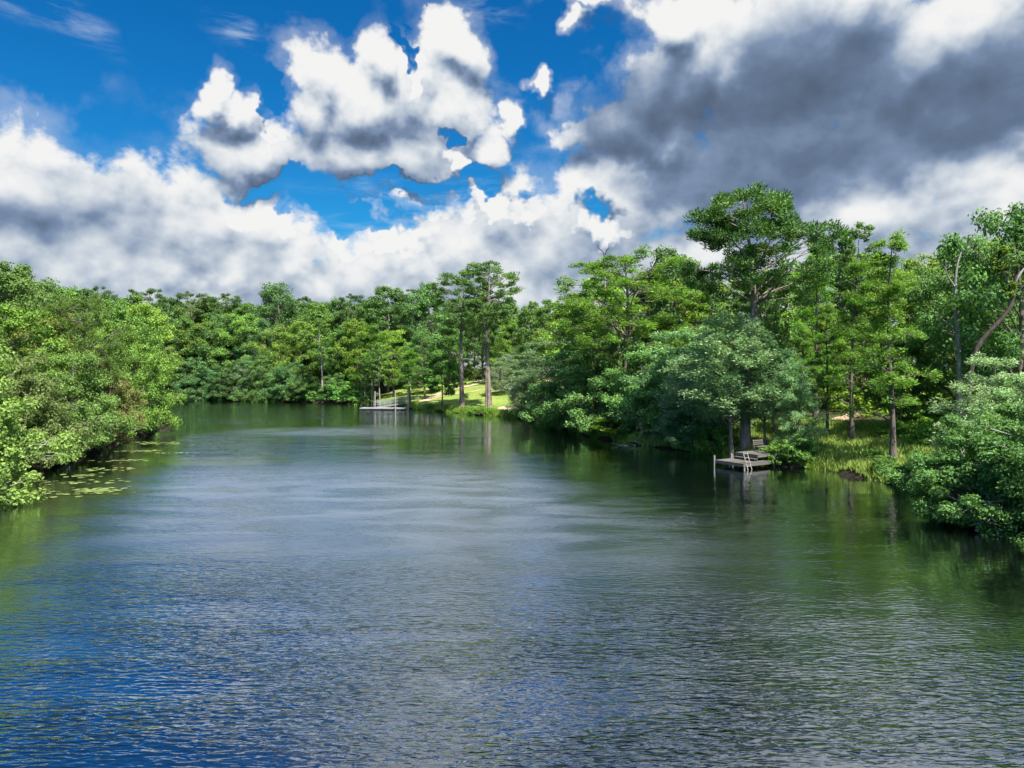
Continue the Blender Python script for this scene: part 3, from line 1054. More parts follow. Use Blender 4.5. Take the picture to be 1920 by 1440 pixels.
# ---- far bank: low trees at the water, left to right
far_low = [
    (322, 176, 668, 'darkdome', (0.9, 1.0, 1.1), 'low dark tree at the water where the far bank emerges behind the point'),
    (362, 179, 672, 'darkdome', BL, 'low bluish-green tree dipping to the far water left of the vine-hung hollow'),
    (400, 180, 690, 'grey', (0.8, 1, 0.9), 'small feathery tree over the vine-hung hollow of the far bank'),
    (437, 177, 676, 'darkdome', (0.85, 0.95, 1.0), 'dark round tree right of the vine-hung hollow of the far bank'),
    (472, 174, 672, 'grey', (1.1, 1.0, 0.95), 'grey-green rounded willow bulging over the far water'),
    (505, 171, 668, 'darkdome', (0.9, 1.0, 0.9), 'low tree just right of the rounded grey-green willow'),
    (540, 168, 680, 'darkdome', BL, 'low blue-green tree midway along the far bank'),
    (572, 165, 690, 'darkdome', (1.0, 1.05, 0.9), 'low tree just left of the pale bare trunk on the far bank'),
    (628, 163, 700, 'darkdome', (0.9, 1.0, 0.9), 'low tree just right of the pale bare trunk on the far bank'),
]
for px, Y, tp, k, tint, lab in far_low:
    plant(k, px, Y, tp, 1.0, tint, lab, 'tree', FB)
far_mid = [
    (310, 190, 600, 'light', 1.0, (1, 1, 0.9), 'mid-height tree showing just past the edge of the bright dome tree'),
    (345, 192, 590, 'oak', 0.8, (1.0, 1.1, 0.8), 'second-row tree above the low dark tree by the point'),
    (382, 190, 600, 'light', 1.0, (1.1, 1.1, 0.8), 'light green second-row tree above the vine-hung hollow'),
    (418, 190, 590, 'oak', 0.8, (0.9, 1.0, 0.95), 'second-row oak right of the hollow on the far bank'),
    (455, 186, 585, 'light', 1.0, (0.95, 1.1, 0.9), 'leafy second-row tree above the rounded grey-green willow'),
    (492, 184, 600, 'oak', 0.75, BL, 'blue-green second-row oak under the tallest far oak'),
    (528, 180, 610, 'light', 1.0, (1.15, 1.1, 0.9), 'pale second-row tree below and right of the tallest far oak'),
    (562, 177, 600, 'light', 0.95, YEL, 'yellow-green second-row tree left of the pale bare trunk'),
    (636, 172, 610, 'oak', 0.75, (0.95, 1.1, 0.8), 'second-row oak right of the pale bare trunk'),
    (668, 168, 600, 'light', 0.95, (1.15, 1.2, 0.7), 'bright tree crown above the left end of the floating dock'),
    (700, 160, 605, 'cypress', 1.3, YEL, 'yellow-topped cypress above the floating dock'),
    (738, 158, 615, 'light', 1.0, (1.2, 1.25, 0.7), 'light green broad tree above the gangway'),
]
for px, Y, tp, k, w, tint, lab in far_mid:
    plant(k, px, Y, tp, w, tint, lab, 'tree', FB)
far_sky = [
    (318, 208, 556, 'tall', 0.9, (1, 1, 0.8), 'skyline tree at the left start of the far bank'),
    (362, 212, 545, 'pine', 1.2, (1.0, 0.95, 0.8), 'flat-topped pine, left one of the pair on the far skyline'),
    (398, 215, 556, 'tall', 0.9, (1, 1.05, 0.8), 'skyline tree between the pair of flat-topped pines'),
    (430, 212, 549, 'pine', 1.2, (0.9, 0.95, 0.8), 'flat-topped pine, right one of the pair on the far skyline'),
    (462, 208, 565, 'tall', 0.9, (1.05, 1.1, 0.75), 'skyline tree left of the tallest far oak'),
    (523, 196, 533, 'oak', 0.72, DK, 'tallest dark oak on the skyline over the middle of the far bank'),
    (568, 205, 554, 'pine', 0.9, DK, 'small dark pine top right of the tallest far oak'),
    (600, 196, 566, 'tall', 0.9, YEL, 'yellowish skyline tree behind the pale bare trunk'),
    (634, 192, 562, 'oak', 0.7, (1, 1, 0.9), 'skyline oak right of the pale bare trunk'),
    (664, 190, 549, 'pine', 1.0, DK, 'bare-crowned dark pine on the skyline over the floating dock'),
    (700, 184, 556, 'tall', 0.9, (0.9, 1.0, 0.8), 'skyline tree over the floating dock right of the bare-crowned pine'),
    (728, 176, 533, 'tall', 1.0, (0.8, 0.95, 0.8), 'tall dark leafy tree on the skyline over the gangway'),
    (768, 170, 540, 'pine', 1.1, (1.0, 1.0, 0.85), 'grey-limbed pine between the gangway and the lawn'),
    (800, 172, 530, 'oak', 0.7, (0.85, 0.95, 0.9), 'dark oak behind the left side of the lawn'),
]
for px, Y, tp, k, w, tint, lab in far_sky:
    plant(k, px, Y, tp, w, tint, lab, 'tree', FB)
plant('slim', 604, 162, 580, 1.5, YEL, 'lone tree with a tall pale bare trunk at the water of the far bank', 'tree', FB, rz=20)
for i, px in enumerate([312, 350, 378, 412, 446, 480, 512, 548, 585, 618, 650, 684, 716, 750, 785]):
    plant(['oak', 'tall'][i % 2], px, 222 - (px - 312) * 0.07, 568, 0.95, (0.9, 1, 0.85), 'tall tree deep in the far bank wood behind the front rows', 'tree', 'hidden rows of the far bank wood')
for i, px in enumerate([335, 372, 405, 440, 475, 505, 545, 578, 612, 645, 680, 710, 760]):
    plant('oak', px, 197 - (px - 312) * 0.05, 632, 0.95, (0.8, 1, 0.9), 'shaded tree between the front and back rows of the far bank wood', 'tree', 'shaded middle row of the far bank wood')

# ---- around the floating dock and the lawn
plant('slim', 712, 147, 640, 1.3, (1, 1.1, 0.8), 'pale-trunked tree standing behind the left end of the gangway', 'tree', FB, rz=60)
plant('slim', 697, 150, 650, 1.0, (1, 1.1, 0.8), 'thinner pale trunk left of the one behind the gangway', 'tree', FB, rz=110)
plant('slim', 684, 149, 668, 0.8, (1, 1.1, 0.8), 'thinnest leaning pale trunk above the left end of the floating dock', 'tree', FB, rz=10)
plant('cypress', 769, 139, 652, 1.4, (1, 1.1, 0.8), 'grey-trunked tree at the landing end of the gangway', 'tree', FB)
plant('oak', 797, 148, 620, 0.75, (0.9, 1.05, 0.9), 'thick-trunked leaning oak on the sandy path by the gangway', 'tree', FB, lean=(-0.06, 0))
plant('young', 806, 158, 655, 1.2, (0.9, 1.1, 0.8), 'short dark tree behind the sandy path, left of the lawn pines', 'tree', FB)
plant('young', 829, 130, 665, 1.1, (0.75, 1.0, 0.75), 'small dark-leaved tree on the lawn shore left of the first tall pine', 'tree', FB)
plant('pine', 866, 127.5, 503, 1.3, (1.2, 1.25, 0.9), 'tall pine with forking white-barked limbs on the lawn shore, left one', 'tree', 'tall pines on the lawn shore', var=0, rz=200)
plant('pine', 917, 124.8, 489, 1.3, (1.2, 1.25, 0.9), 'taller pine on the lawn shore, its thick trunk the right one of the touching pair', 'tree', 'tall pines on the lawn shore', var=1, rz=80)
plant('pine', 911, 124.0, 560, 0.55, (1.2, 1.25, 0.9), 'slimmer pine whose trunk touches the taller pine on the lawn shore', 'tree', 'tall pines on the lawn shore', var=2)
plant('grey', 990, 113, 668, 0.75, (1.0, 1.0, 0.9), 'small weeping tree with moss at the right end of the lawn shore', 'tree', RB, rz=40)
plant('grey', 1035, 104, 632, 1.05, (1.15, 1.1, 0.9), 'pale feathery tree leaning over the bank beside the small weeping tree', 'tree', RB)
plant('light', 940, 165, 590, 0.9, YEL, 'sunlit tree behind the lawn seen right of the touching pines', 'tree', FB)
plant('oak', 905, 178, 590, 0.8, (0.9, 1, 0.9), 'dark oak behind the picnic bench of the lawn', 'tree', FB)
plant('oak', 845, 176, 600, 0.8, (1, 1.1, 0.8), 'leafy oak at the back of the lawn between the path and the first pine', 'tree', FB)
plant('grey', 950, 142, 660, 1.0, (1.2, 1.1, 1.0), 'pale weeping tree on the lawn behind the low stone wall', 'tree', FB)
plant('tall', 1000, 150, 565, 0.9, (0.9, 1, 0.8), 'skyline tree right of the tall lawn pines', 'tree', FB)
plant('tall', 1035, 140, 560, 0.9, (1, 1.05, 0.8), 'skyline tree in the dip before the flat-topped cypress', 'tree', FB)
plant('light', 870, 182, 640, 1.0, (1.2, 1.3, 0.7), 'bright sunlit tree glowing at the back of the lawn beside the first pine', 'tree', FB)
for i, (px, Y, tp) in enumerate([(830, 196, 565), (860, 200, 562), (890, 198, 560), (925, 195, 568), (960, 190, 568), (985, 172, 580), (1015, 175, 585), (1050, 170, 585), (965, 168, 610), (990, 160, 640)]):
    plant(['tall', 'oak'][i % 2], px, Y, tp, 1.0, (0.95, 1, 0.85), 'tree in the wood behind the lawn', 'tree', 'wood behind the lawn')

# ---- right bank
plant('flat', 1165, 88, 468, 1.0, (1.0, 1.1, 0.75), 'great flat-topped cypress with tiers of bright foliage and dark limbs', 'tree', RB, rz=30)
plant('oak', 1265, 92, 462, 0.65, DK, 'dark tree behind the right shoulder of the flat-topped cypress', 'tree', RB)
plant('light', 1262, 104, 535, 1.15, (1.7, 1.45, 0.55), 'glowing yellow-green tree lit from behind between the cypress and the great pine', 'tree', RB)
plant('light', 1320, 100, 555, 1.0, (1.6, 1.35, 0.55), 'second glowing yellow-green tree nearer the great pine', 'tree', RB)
plant('darkdome', 1085, 92, 650, 0.95, (1.12, 1.28, 1.23), 'dark rounded bank tree left of the overhanging cypress bough', 'tree', RB)
plant('darkdome', 1135, 85, 640, 0.95, (1.05, 1.15, 1.1), 'dark mossy bank tree under the flat-topped cypress', 'tree', RB)
plant('darkdome', 1200, 79, 645, 0.95, (1.12, 1.28, 1.17), 'dark bank tree with pale branches above the driftwood tangle', 'tree', RB)
plant('grey', 1262, 76, 612, 0.9, (1.26, 1.42, 1.1), 'blue-green feathery bank tree left of the great pine', 'tree', RB)
plant('grey', 1335, 71, 600, 0.75, (1.54, 1.55, 1.3), 'pale silvery-green feathery tree just left of the great pine trunk', 'tree', RB)
plant('grey', 1300, 69, 690, 0.95, (1.33, 1.42, 1.23), 'low silvery tree leaning towards the wooden dock from the left', 'tree', RB, lean=(-0.1, -0.1))
plant('bigpine', 1399, 63, 352, 1.12, (0.8, 0.92, 0.6), 'tallest pine, its thick trunk standing beside the wooden dock', 'tree', RB, rz=150, lean=(-0.02, 0))
plant('pine', 1455, 68, 500, 0.75, (1.15, 1.25, 1.0), 'grey-trunked pine leaning left behind the wooden dock', 'tree', RB, lean=(-0.13, 0.02), rz=0)
plant('greytall', 1372, 61.5, 588, 0.95, (1.15, 1.2, 1.0), 'silvery feathery tree whose boughs cross in front of the tallest pine trunk', 'tree', RB)
plant('greytall', 1436, 61.5, 640, 0.85, (1.1, 1.2, 0.95), 'feathery tree right of the tallest pine trunk, above the upper level of the wooden dock', 'tree', RB)
plant('cypress', 1400, 66, 640, 0.9, (0.9, 1.05, 0.9), 'low shaded cypress behind the tallest pine trunk', 'tree', RB)
plant('grey', 1440, 59.0, 700, 0.58, (1.4, 1.55, 1.23), 'feathery drooping tree hanging over the bench of the wooden dock', 'tree', RB, X=23.9)
plant('cypress', 1500, 69, 600, 1.0, (0.9, 1.05, 0.9), 'soft green cypress between the dock and the thin dark trunk', 'tree', RB)
plant('cypress', 1530, 74, 462, 0.9, (1.0, 1.2, 0.65), 'bright green rounded cypress right of the tallest pine', 'tree', RB, var=1)
plant('slim', 1570, 86, 428, 1.0, DK, 'sparse dark tree on the skyline right of the bright cypress, left one', 'tree', RB)
plant('slim', 1612, 84, 413, 1.0, DK, 'tallest of the sparse dark trees on the skyline right of the bright cypress', 'tree', RB)
plant('cypress', 1598, 61, 480, 0.95, (0.95, 1.1, 0.8), 'cypress with a straight black-brown trunk on the grassy bank, left of the grey-trunked one', 'tree', RB)
plant('cypress', 1676, 53, 424, 0.85, (1.05, 1.15, 0.8), 'cypress with a straight grey trunk and a root flare on the grassy bank', 'tree', RB, var=2)
plant('cypress', 1552, 65, 560, 0.8, (0.95, 1.05, 0.9), 'thin-trunked cypress by the path behind the dock', 'tree', RB)
plant('young', 1690, 62, 640, 1.1, (0.7, 0.9, 0.8), 'small dark-leaved tree right of the grey-trunked cypress', 'tree', RB)
plant('light', 1745, 72, 540, 0.7, (0.8, 0.95, 0.9), 'dark leafy tree over the far stretch of the bank path', 'tree', RB)
plant('oak', 1800, 62, 450, 0.7, (0.85, 0.95, 0.9), 'dark oak behind the bare grey tree on the right', 'tree', RB)
plant('oak', 1905, 54, 385, 0.72, (0.8, 0.95, 0.85), 'tall dark oak rising at the right edge of the picture', 'tree', RB)
plant('light', 1870, 60, 600, 0.9, YEL, 'yellow-green tree glowing behind the vine-wrapped tree', 'tree', RB)
plant('grey', 1862, 43, 655, 0.72, (1.75, 1.62, 1.43), 'silvery rounded tree on the right bank above the overhanging thicket', 'tree', RB)
plant('grey', 1930, 41, 670, 0.8, (1.54, 1.55, 1.3), 'silvery tree cut by the right edge above the thicket', 'tree', RB)
plant('thicket', 1848, 37.2, 0, 0.98, (0.85, 1.0, 1.05), 'thicket tree drooping far over the water at the lower right', 'tree', RB, H=5.2, X=25.5, var=0)
plant('thicket', 1920, 34.8, 0, 0.95, (0.85, 1.0, 1.05), 'overhanging thicket tree cut by the right edge of the picture', 'tree', RB, H=6.2, X=27.5, var=1)
plant('thicket', 1800, 41, 0, 0.95, (0.85, 1.0, 1.05), 'rounded thicket tree between the grassy bank and the overhanging thicket', 'tree', RB, H=4.6, X=31.2, var=1)
plant('darkdome', 1980, 30, 0, 1.0, (1.26, 1.49, 1.17), 'bank tree outside the right edge', 'tree', RB, H=6.5, X=29.5, var=0)
plant('young', 1770, 46, 0, 0.8, (0.85, 1.1, 0.8), 'small bright sapling left of the rounded thicket tree', 'tree', RB, H=3.4, X=30.2)
back = [(1060, 122, 575), (1085, 112, 545), (1120, 108, 520), (1150, 118, 500), (1195, 112, 505), (1230, 120, 510), (1290, 118, 500), (1310, 92, 545),
        (1350, 104, 520), (1370, 88, 560), (1400, 96, 520), (1440, 88, 510), (1475, 92, 500), (1500, 102, 490), (1540, 98, 480), (1580, 106, 470),
        (1620, 98, 470), (1650, 80, 500), (1660, 108, 470), (1700, 90, 490), (1730, 100, 480), (1760, 76, 500), (1790, 92, 470), (1830, 84, 460),
        (1860, 96, 450), (1900, 80, 440), (1950, 74, 430), (2000, 66, 430), (2050, 84, 420), (1480, 78, 600), (1560, 80, 590), (1610, 84, 600),
        (1650, 90, 610), (1720, 82, 600), (1780, 78, 600), (1330, 84, 610), (1400, 78, 620), (1240, 92, 620), (1840, 70, 560), (1900, 66, 560)]
for i, (px, Y, tp) in enumerate(back):
    k = ['light', 'tall', 'light', 'cypress', 'slim'][i % 5]
    tint = [(1.2, 1.15, 0.8), (1.05, 1.1, 0.8), YEL, (1.2, 1.2, 0.8), (1.0, 1.05, 0.8)][i % 5]
    plant(k, px, Y, tp, 0.95, tint, 'tree in the wood behind the front trees of the right bank', 'tree', 'wood behind the right bank')

# ---- a dead snag, a bare grey tree and a crooked vine-wrapped one
def limb(acc, pts, r0, r1, sides=7):
    P = np.array(pts, float)
    n = len(P)
    t = np.linspace(0, 1, n)
    tt = np.linspace(0, 1, n * 3)
    Q = np.stack([np.interp(tt, t, P[:, i]) for i in range(3)], 1)
    k = np.array([0.25, 0.5, 0.25])
    for _ in range(2):
        Q[1:-1] = sum(k[j] * Q[j:len(Q) - 2 + j] for j in range(3))
    acc.tube(Q, r0 + (r1 - r0) * tt, sides)
    return Q


def twigs(acc, Q, rng, n, ln, r, spread=1.0):
    for _ in range(n):
        i = rng.integers(len(Q) // 3, len(Q))
        p = Q[i]
        d = unit(rng.normal(size=3) * spread + np.array([0, 0, 0.6]))
        q = p + d * ln * rng.uniform(0.5, 1.2)
        m_ = (p + q) / 2 + rng.normal(size=3) * 0.12 * ln
        acc.tube([p, m_, q], [r, r * 0.6, r * 0.2], 4)
        d2 = unit(d + rng.normal(size=3) * 0.6)
        acc.tube([m_, m_ + d2 * ln * 0.5], [r * 0.5, r * 0.15], 4)


def W3(px, py, Y):
    return np.array([(px - 960) / FPX * Y, Y, CAMH + (HOR - py) / FPX * Y])


rng = np.random.default_rng(5)
Y = 90.0
base = np.array([(1134 - 960) / FPX * Y, Y, gz((1134 - 960) / FPX * Y, Y)])
sn = empty('dead_tree', base)
tag(sn, 'dead snag with two bare forked tips above the flat-topped cypress', 'dead tree')
a = Acc()
o = base
Q = limb(a, [(0, 0, -0.3), W3(1136, 640, Y) - o, W3(1134, 540, Y) - o, W3(1133, 484, Y) - o], 0.22, 0.07)
a.build('trunk', M['bark_dead'], sn, True)
a = Acc()
limb(a, [Q[-1], W3(1130, 472, Y) - o, W3(1123, 468, Y) - o, W3(1118, 458, Y) - o], 0.07, 0.03)
a.build('branch', M['bark_dark'], sn, True)
a = Acc()
limb(a, [Q[-1], W3(1135, 472, Y) - o, W3(1141, 466, Y) - o, W3(1141, 457, Y) - o], 0.07, 0.03)
a.build('branch', M['bark_dark'], sn, True)

Y = 55.0
base = np.array([(1800 - 960) / FPX * Y, Y, gz((1800 - 960) / FPX * Y, Y)])
bt = empty('dead_tree', base)
tag(bt, 'bare grey tree with a thin branching top standing right of the grey-trunked cypress', 'dead tree')
o = base
a = Acc()
Q = limb(a, [(0, 0, -0.3), W3(1800, 700, Y) - o, W3(1795, 640, Y) - o, W3(1788, 560, Y) - o, W3(1790, 500, Y) - o, W3(1800, 470, Y) - o], 0.24, 0.05)
a.build('trunk', M['bark_dead'], bt, True)
for pts in ([(1792, 620), (1775, 605), (1757, 594)], [(1790, 600), (1805, 575), (1812, 545), (1825, 540)], [(1789, 540), (1775, 520), (1768, 500)], [(1794, 660), (1822, 640), (1838, 655)]):
    a = Acc()
    q = limb(a, [W3(x, y, Y) - o for x, y in pts], 0.08, 0.02, 5)
    twigs(a, q, rng, 7, 0.9, 0.018)
    a.build('branch', M['bark_dead'], bt, True)

Y = 50.0
base = np.array([(1822 - 960) / FPX * Y, Y, gz((1822 - 960) / FPX * Y, Y)])
ct = empty('crooked_tree', base)
tag(ct, 'crooked leaning tree with a vine wrapped round its upright limb at the right edge', 'tree', RB)
o = base
a = Acc()
Q = limb(a, [(0, 0, -0.3), W3(1815, 730, Y) - o, W3(1826, 655, Y) - o, W3(1855, 620, Y) - o, W3(1885, 590, Y) - o, W3(1900, 560, Y) - o, W3(1898, 525, Y) - o, W3(1912, 490, Y) - o], 0.21, 0.08)
a.build('trunk', M['bark_dark'], ct, True)
a = Acc()
q = limb(a, [W3(1898, 545, Y) - o, W3(1882, 522, Y) - o, W3(1872, 500, Y) - o, W3(1876, 478, Y) - o], 0.12, 0.05)
twigs(a, q, rng, 6, 0.9, 0.02)
a.build('branch', M['bark_dead'], ct, True)
a = Acc()
q = limb(a, [W3(1895, 540, Y) - o, W3(1908, 515, Y) - o, W3(1925, 495, Y) - o, W3(1940, 460, Y) - o], 0.11, 0.04)
twigs(a, q, rng, 8, 1.0, 0.02)
a.build('branch', M['bark_dead'], ct, True)
vn = Acc()
vc = np.array([W3(x, y, Y) - o + rng.normal(size=3) * 0.12 for x, y in [(1898, 545), (1888, 532), (1880, 518), (1874, 503), (1872, 492), (1876, 480), (1880, 472), (1868, 488), (1866, 510), (1885, 540), (1892, 556)]])
leaf_cloud(vn, vc, 0.42, 150, 0.17, 0.13, rng)
vn.build('vine', M['vine'], ct)
lf = Acc()
lc = np.array([W3(x, y, Y) - o + rng.normal(size=3) * 0.5 for x, y in [(1912, 485), (1925, 470), (1940, 455), (1900, 470), (1935, 490), (1950, 470), (1915, 455)]])
leaf_cloud(lf, lc, 0.9, 90, 0.26, 0.18, rng)
lf.build('crown', M['leaf_oak'], ct)

# the low cypress bough hanging over the water
Y = 79.0
base = np.array([11.3, 79.4, 0.3])
bg_ = empty('sapling', base)
tag(bg_, 'small bright cypress sapling reaching out low over the dark water of the right bank', 'sapling', RB)
a = Acc()
limb(a, [(0, 0, -0.3), (-0.5, -0.8, 0.9), (-1.0, -1.6, 1.7), (-1.8, -2.6, 2.1)], 0.09, 0.02, 6)
limb(a, [(-0.5, -0.8, 0.9), (0.3, -1.8, 1.5), (1.0, -2.4, 1.6)], 0.05, 0.015, 5)
a.build('trunk', M['bark'], bg_, True)
a = Acc()
leaf_cloud(a, [(-1.8, -2.6, 2.1), (-1.0, -1.7, 2.0), (-2.3, -2.4, 1.3), (-1.3, -2.8, 1.1), (1.0, -2.4, 1.7), (0.2, -2.0, 1.9), (-0.2, -2.6, 0.8), (0.7, -2.8, 1.0), (-0.6, -1.2, 2.6)],
           0.85, 130, 0.34, 0.12, rng, flat=0.28, mode='spray')
a.build('crown', M['vine'], bg_)

# ------------------------------------------------------------------ shrubs along the water
SH = 'shrubs along the banks'
shr = [
    (412, 179, 1.0, (0.8, 1.1, 0.9), 'pale shrub at the mouth of the vine-hung hollow'),
    (450, 176, 0.9, (0.8, 1, 1), 'shrub at the foot of the rounded grey-green willow'),
    (510, 169.5, 1.3, (0.9, 1.2, 0.9), 'fan-shaped shrub at the water midway along the far bank'),
    (556, 166, 1.3, (0.9, 1.1, 0.9), 'round shrub left of the foot of the pale bare trunk'),
    (590, 163, 1.2, (0.9, 1.15, 0.9), 'shrub touching the foot of the pale bare trunk'),
    (622, 161, 1.3, (0.9, 1.1, 0.8), 'shrub right of the foot of the pale bare trunk'),
    (645, 159, 1.7, (0.95, 1.2, 0.8), 'large rounded shrub left of the floating dock'),
    (676, 152, 1.1, (1.3, 1.35, 0.9), 'yellowish pointed shrub behind the left end of the floating dock'),
    (808, 133, 0.4, (1.2, 1.25, 0.8), 'low shrub on the lawn shore below the small dark-leaved tree'),
    (838, 129, 0.35, (1.3, 1.3, 0.7), 'low yellow-green shrub left of the first lawn pine'),
    (884, 122, 0.55, (1.0, 1.1, 0.7), 'spiky shrub between the lawn pines'),
    (900, 120, 0.45, (1.1, 1.2, 0.7), 'leafy shrub at the feet of the touching pines'),
    (872, 142, 0.4, (0.6, 0.7, 0.6), 'dark clipped shrub on the lawn beside the thin path'),
    (1018, 106, 1.0, (0.9, 1.1, 0.8), 'shrub at the water below the small weeping tree'),
    (1050, 97, 1.1, (0.8, 1.0, 0.8), 'shrub at the bend right of the small weeping tree'),
    (1230, 74, 1.0, (1.0, 1.1, 0.9), 'shrub beside the driftwood tangle'),
    (1300, 69, 1.1, (1.0, 1.15, 0.9), 'low leafy shrub between the driftwood tangle and the wooden dock'),
    (1345, 65.5, 0.9, (1.1, 1.2, 0.8), 'grassy shrub just left of the wooden dock'),
    (1462, 58, 0.8, (1.3, 1.3, 0.8), 'yellow-green shrub at the landing of the wooden dock'),
    (1500, 57.5, 0.8, (1.1, 1.2, 0.9), 'low shrub on the bank left of the black-brown trunk'),
    (1660, 51, 0.45, (1.1, 1.25, 0.9), 'shrub at the water in front of the grey-trunked cypress'),
    (1640, 54, 0.4, (1.0, 1.2, 0.8), 'small shrub left of the grey-trunked cypress'),
    (1715, 60, 0.9, (1.6, 1.6, 0.7), 'sunlit yellow shrub, left one behind the grassy bank'),
    (1745, 57, 0.8, (1.2, 1.4, 0.7), 'bright green bushy shrub in front of the sunlit yellow ones'),
    (1775, 62, 1.1, (1.7, 1.6, 0.7), 'sunlit yellow shrub, right one behind the grassy bank'),
    (1700, 66, 0.8, (1.6, 1.5, 0.7), 'yellow-green weedy shrub between the two slim trunks and the bank path'),
    (1760, 68, 1.0, (1.5, 1.5, 0.7), 'sunlit weedy shrub behind the right one of the sunlit yellow shrubs'),
    (1655, 61, 0.5, (1.4, 1.45, 0.7), 'yellow-green shrub under the bank path'),
    (1735, 50, 0.6, (1.0, 1.2, 0.9), 'green shrub beside the rounded thicket tree'),
    (1705, 47.5, 0.5, (1.0, 1.2, 0.9), 'low shrub at the end of the undercut bank'),
]
for px, Y, s, tint, lab in shr:
    plant('bush', px, Y, 0, 1.0, tint, lab, 'shrub', SH, H=2.4 * s)

# ------------------------------------------------------------------ ground cover one could not count
def scatter(n, cond, box, rng):
    out = []
    got = 0
    while got < n:
        x = rng.uniform(box[0], box[1], n)
        y = rng.uniform(box[2], box[3], n)
        k = cond(x, y)
        out.append(np.stack([x[k], y[k]], 1))
        got += int(k.sum())
    return np.concatenate(out)[:n]


def blades(name, pts, hmin, hmax, mat, rng, width=0.05, tint=(1, 1, 1), lean=0.45):
    n = len(pts)
    z = land(pts[:, 0], pts[:, 1])
    P = np.c_[pts, z - 0.03]
    h = rng.uniform(hmin, hmax, n)[:, None]
    d = rng.normal(size=(n, 3)) * lean
    d[:, 2] = 1
    d = unit(d) * h
    s = unit(rng.normal(size=(n, 3)) * np.array([1, 1, 0.05])) * width
    q = Acc()
    q.quads(np.stack([P - s, P + s, P + d * 0.6 + s * 0.8 + np.array([0, 0, 0.0]), P + d], 1))
    o = q.build(name, mat)
    o.color = tuple(tint) + (1,)
    return tag(o, kind='stuff')


pts = scatter(90000, lambda x, y: (lambda s: (s > 0.1) & (s < 15) & (x + 0.0 > 17) & (s + rng.random(x.shape) * 2 > 0.6))(sdist(x, y)), (17, 48, 42, 76), rng)
blades('tall_grass', pts, 0.2, 0.8, M['grass'], rng, 0.05)
pts = scatter(26000, lambda x, y: (lambda s: (s > 0.0) & (s < 1.6))(sdist(x, y)), (-28, 24, 55, 150), rng)
blades('shore_grass', pts, 0.3, 0.9, M['grass'], rng, 0.06, (0.9, 1.0, 0.8))
pts = scatter(30000, lambda x, y: (sdist(x, y) > 1.0) & (x < 9) & (x > -30), (-30, 9, 116, 172), rng)
blades('lawn_grass', pts, 0.05, 0.14, M['grass'], rng, 0.06, (0.95, 1.1, 0.6))


def undergrowth(name, cond, box, n, hmax, mat, tint, rng):
    p = scatter(n, cond, box, rng)
    z = land(p[:, 0], p[:, 1]) + rng.random(n) ** 1.6 * hmax
    q = Acc()
    leaf_cloud(q, np.c_[p, z], rng.uniform(0.5, 1.0, n), 42, 0.36, 0.25, rng)
    o = q.build(name, mat)
    o.color = tint + (1,)
    return tag(o, kind='stuff')


undergrowth('undergrowth', lambda x, y: (lambda s: (s > 1.5) & (s < 12))(sdist(x, y)) & (x < -32), (-110, -32, 150, 215), 900, 3.2, M['leaf_oak'], (0.85, 1.0, 0.9), rng)
undergrowth('undergrowth', lambda x, y: (lambda s: (s > 0.8) & (s < 7))(sdist(x, y)) & (y > 60) & (x < 20.5) & ~((y > 106) & (x < 12)), (3, 30, 60, 110), 620, 2.2, M['leaf_oak'], (0.8, 0.95, 0.9), rng)
undergrowth('undergrowth', lambda x, y: (lambda s: (s > 19) & (s < 36))(sdist(x, y)), (24, 75, 45, 105), 900, 2.6, M['leaf_light'], (1.2, 1.25, 0.7), rng)
undergrowth('undergrowth', lambda x, y: (lambda s: (s > 0.5) & (s < 9))(sdist(x, y)) & (x < -30), (-75, -30, 40, 120), 700, 2.5, M['leaf_bank'], (0.9, 1.0, 0.8), rng)

undergrowth('undergrowth', lambda x, y: (y > 180 + 0.1 * x) & (y < 192), (-45, 25, 174, 194), 520, 3.4, M['leaf_light'], (1.0, 1.1, 0.8), rng)

# hanging moss and vines over the dark hollows
q = Acc()
mc = []
for px, py, Y, k in [(1215, 690, 76, 8), (1155, 735, 80, 8), (1190, 760, 77, 10), (1240, 780, 73, 8), (410, 725, 178, 10), (930, 700, 122, 6), (975, 735, 112, 6), (1130, 765, 82, 8), (1290, 770, 70, 6)]:
    c = W3(px, py, Y)
    for _ in range(k):
        p = c + rng.normal(size=3) * np.array([1.1, 0.8, 0.5])
        for s_ in range(6):
            mc.append(p - np.array([0, 0, 0.28 * s_]) + rng.normal(size=3) * 0.04)
leaf_cloud(q, np.array(mc), 0.2, 14, 0.30, 0.05, rng, flat=1.0, mode='hang')
tag(q.build('hanging_moss', M['moss']), kind='stuff')

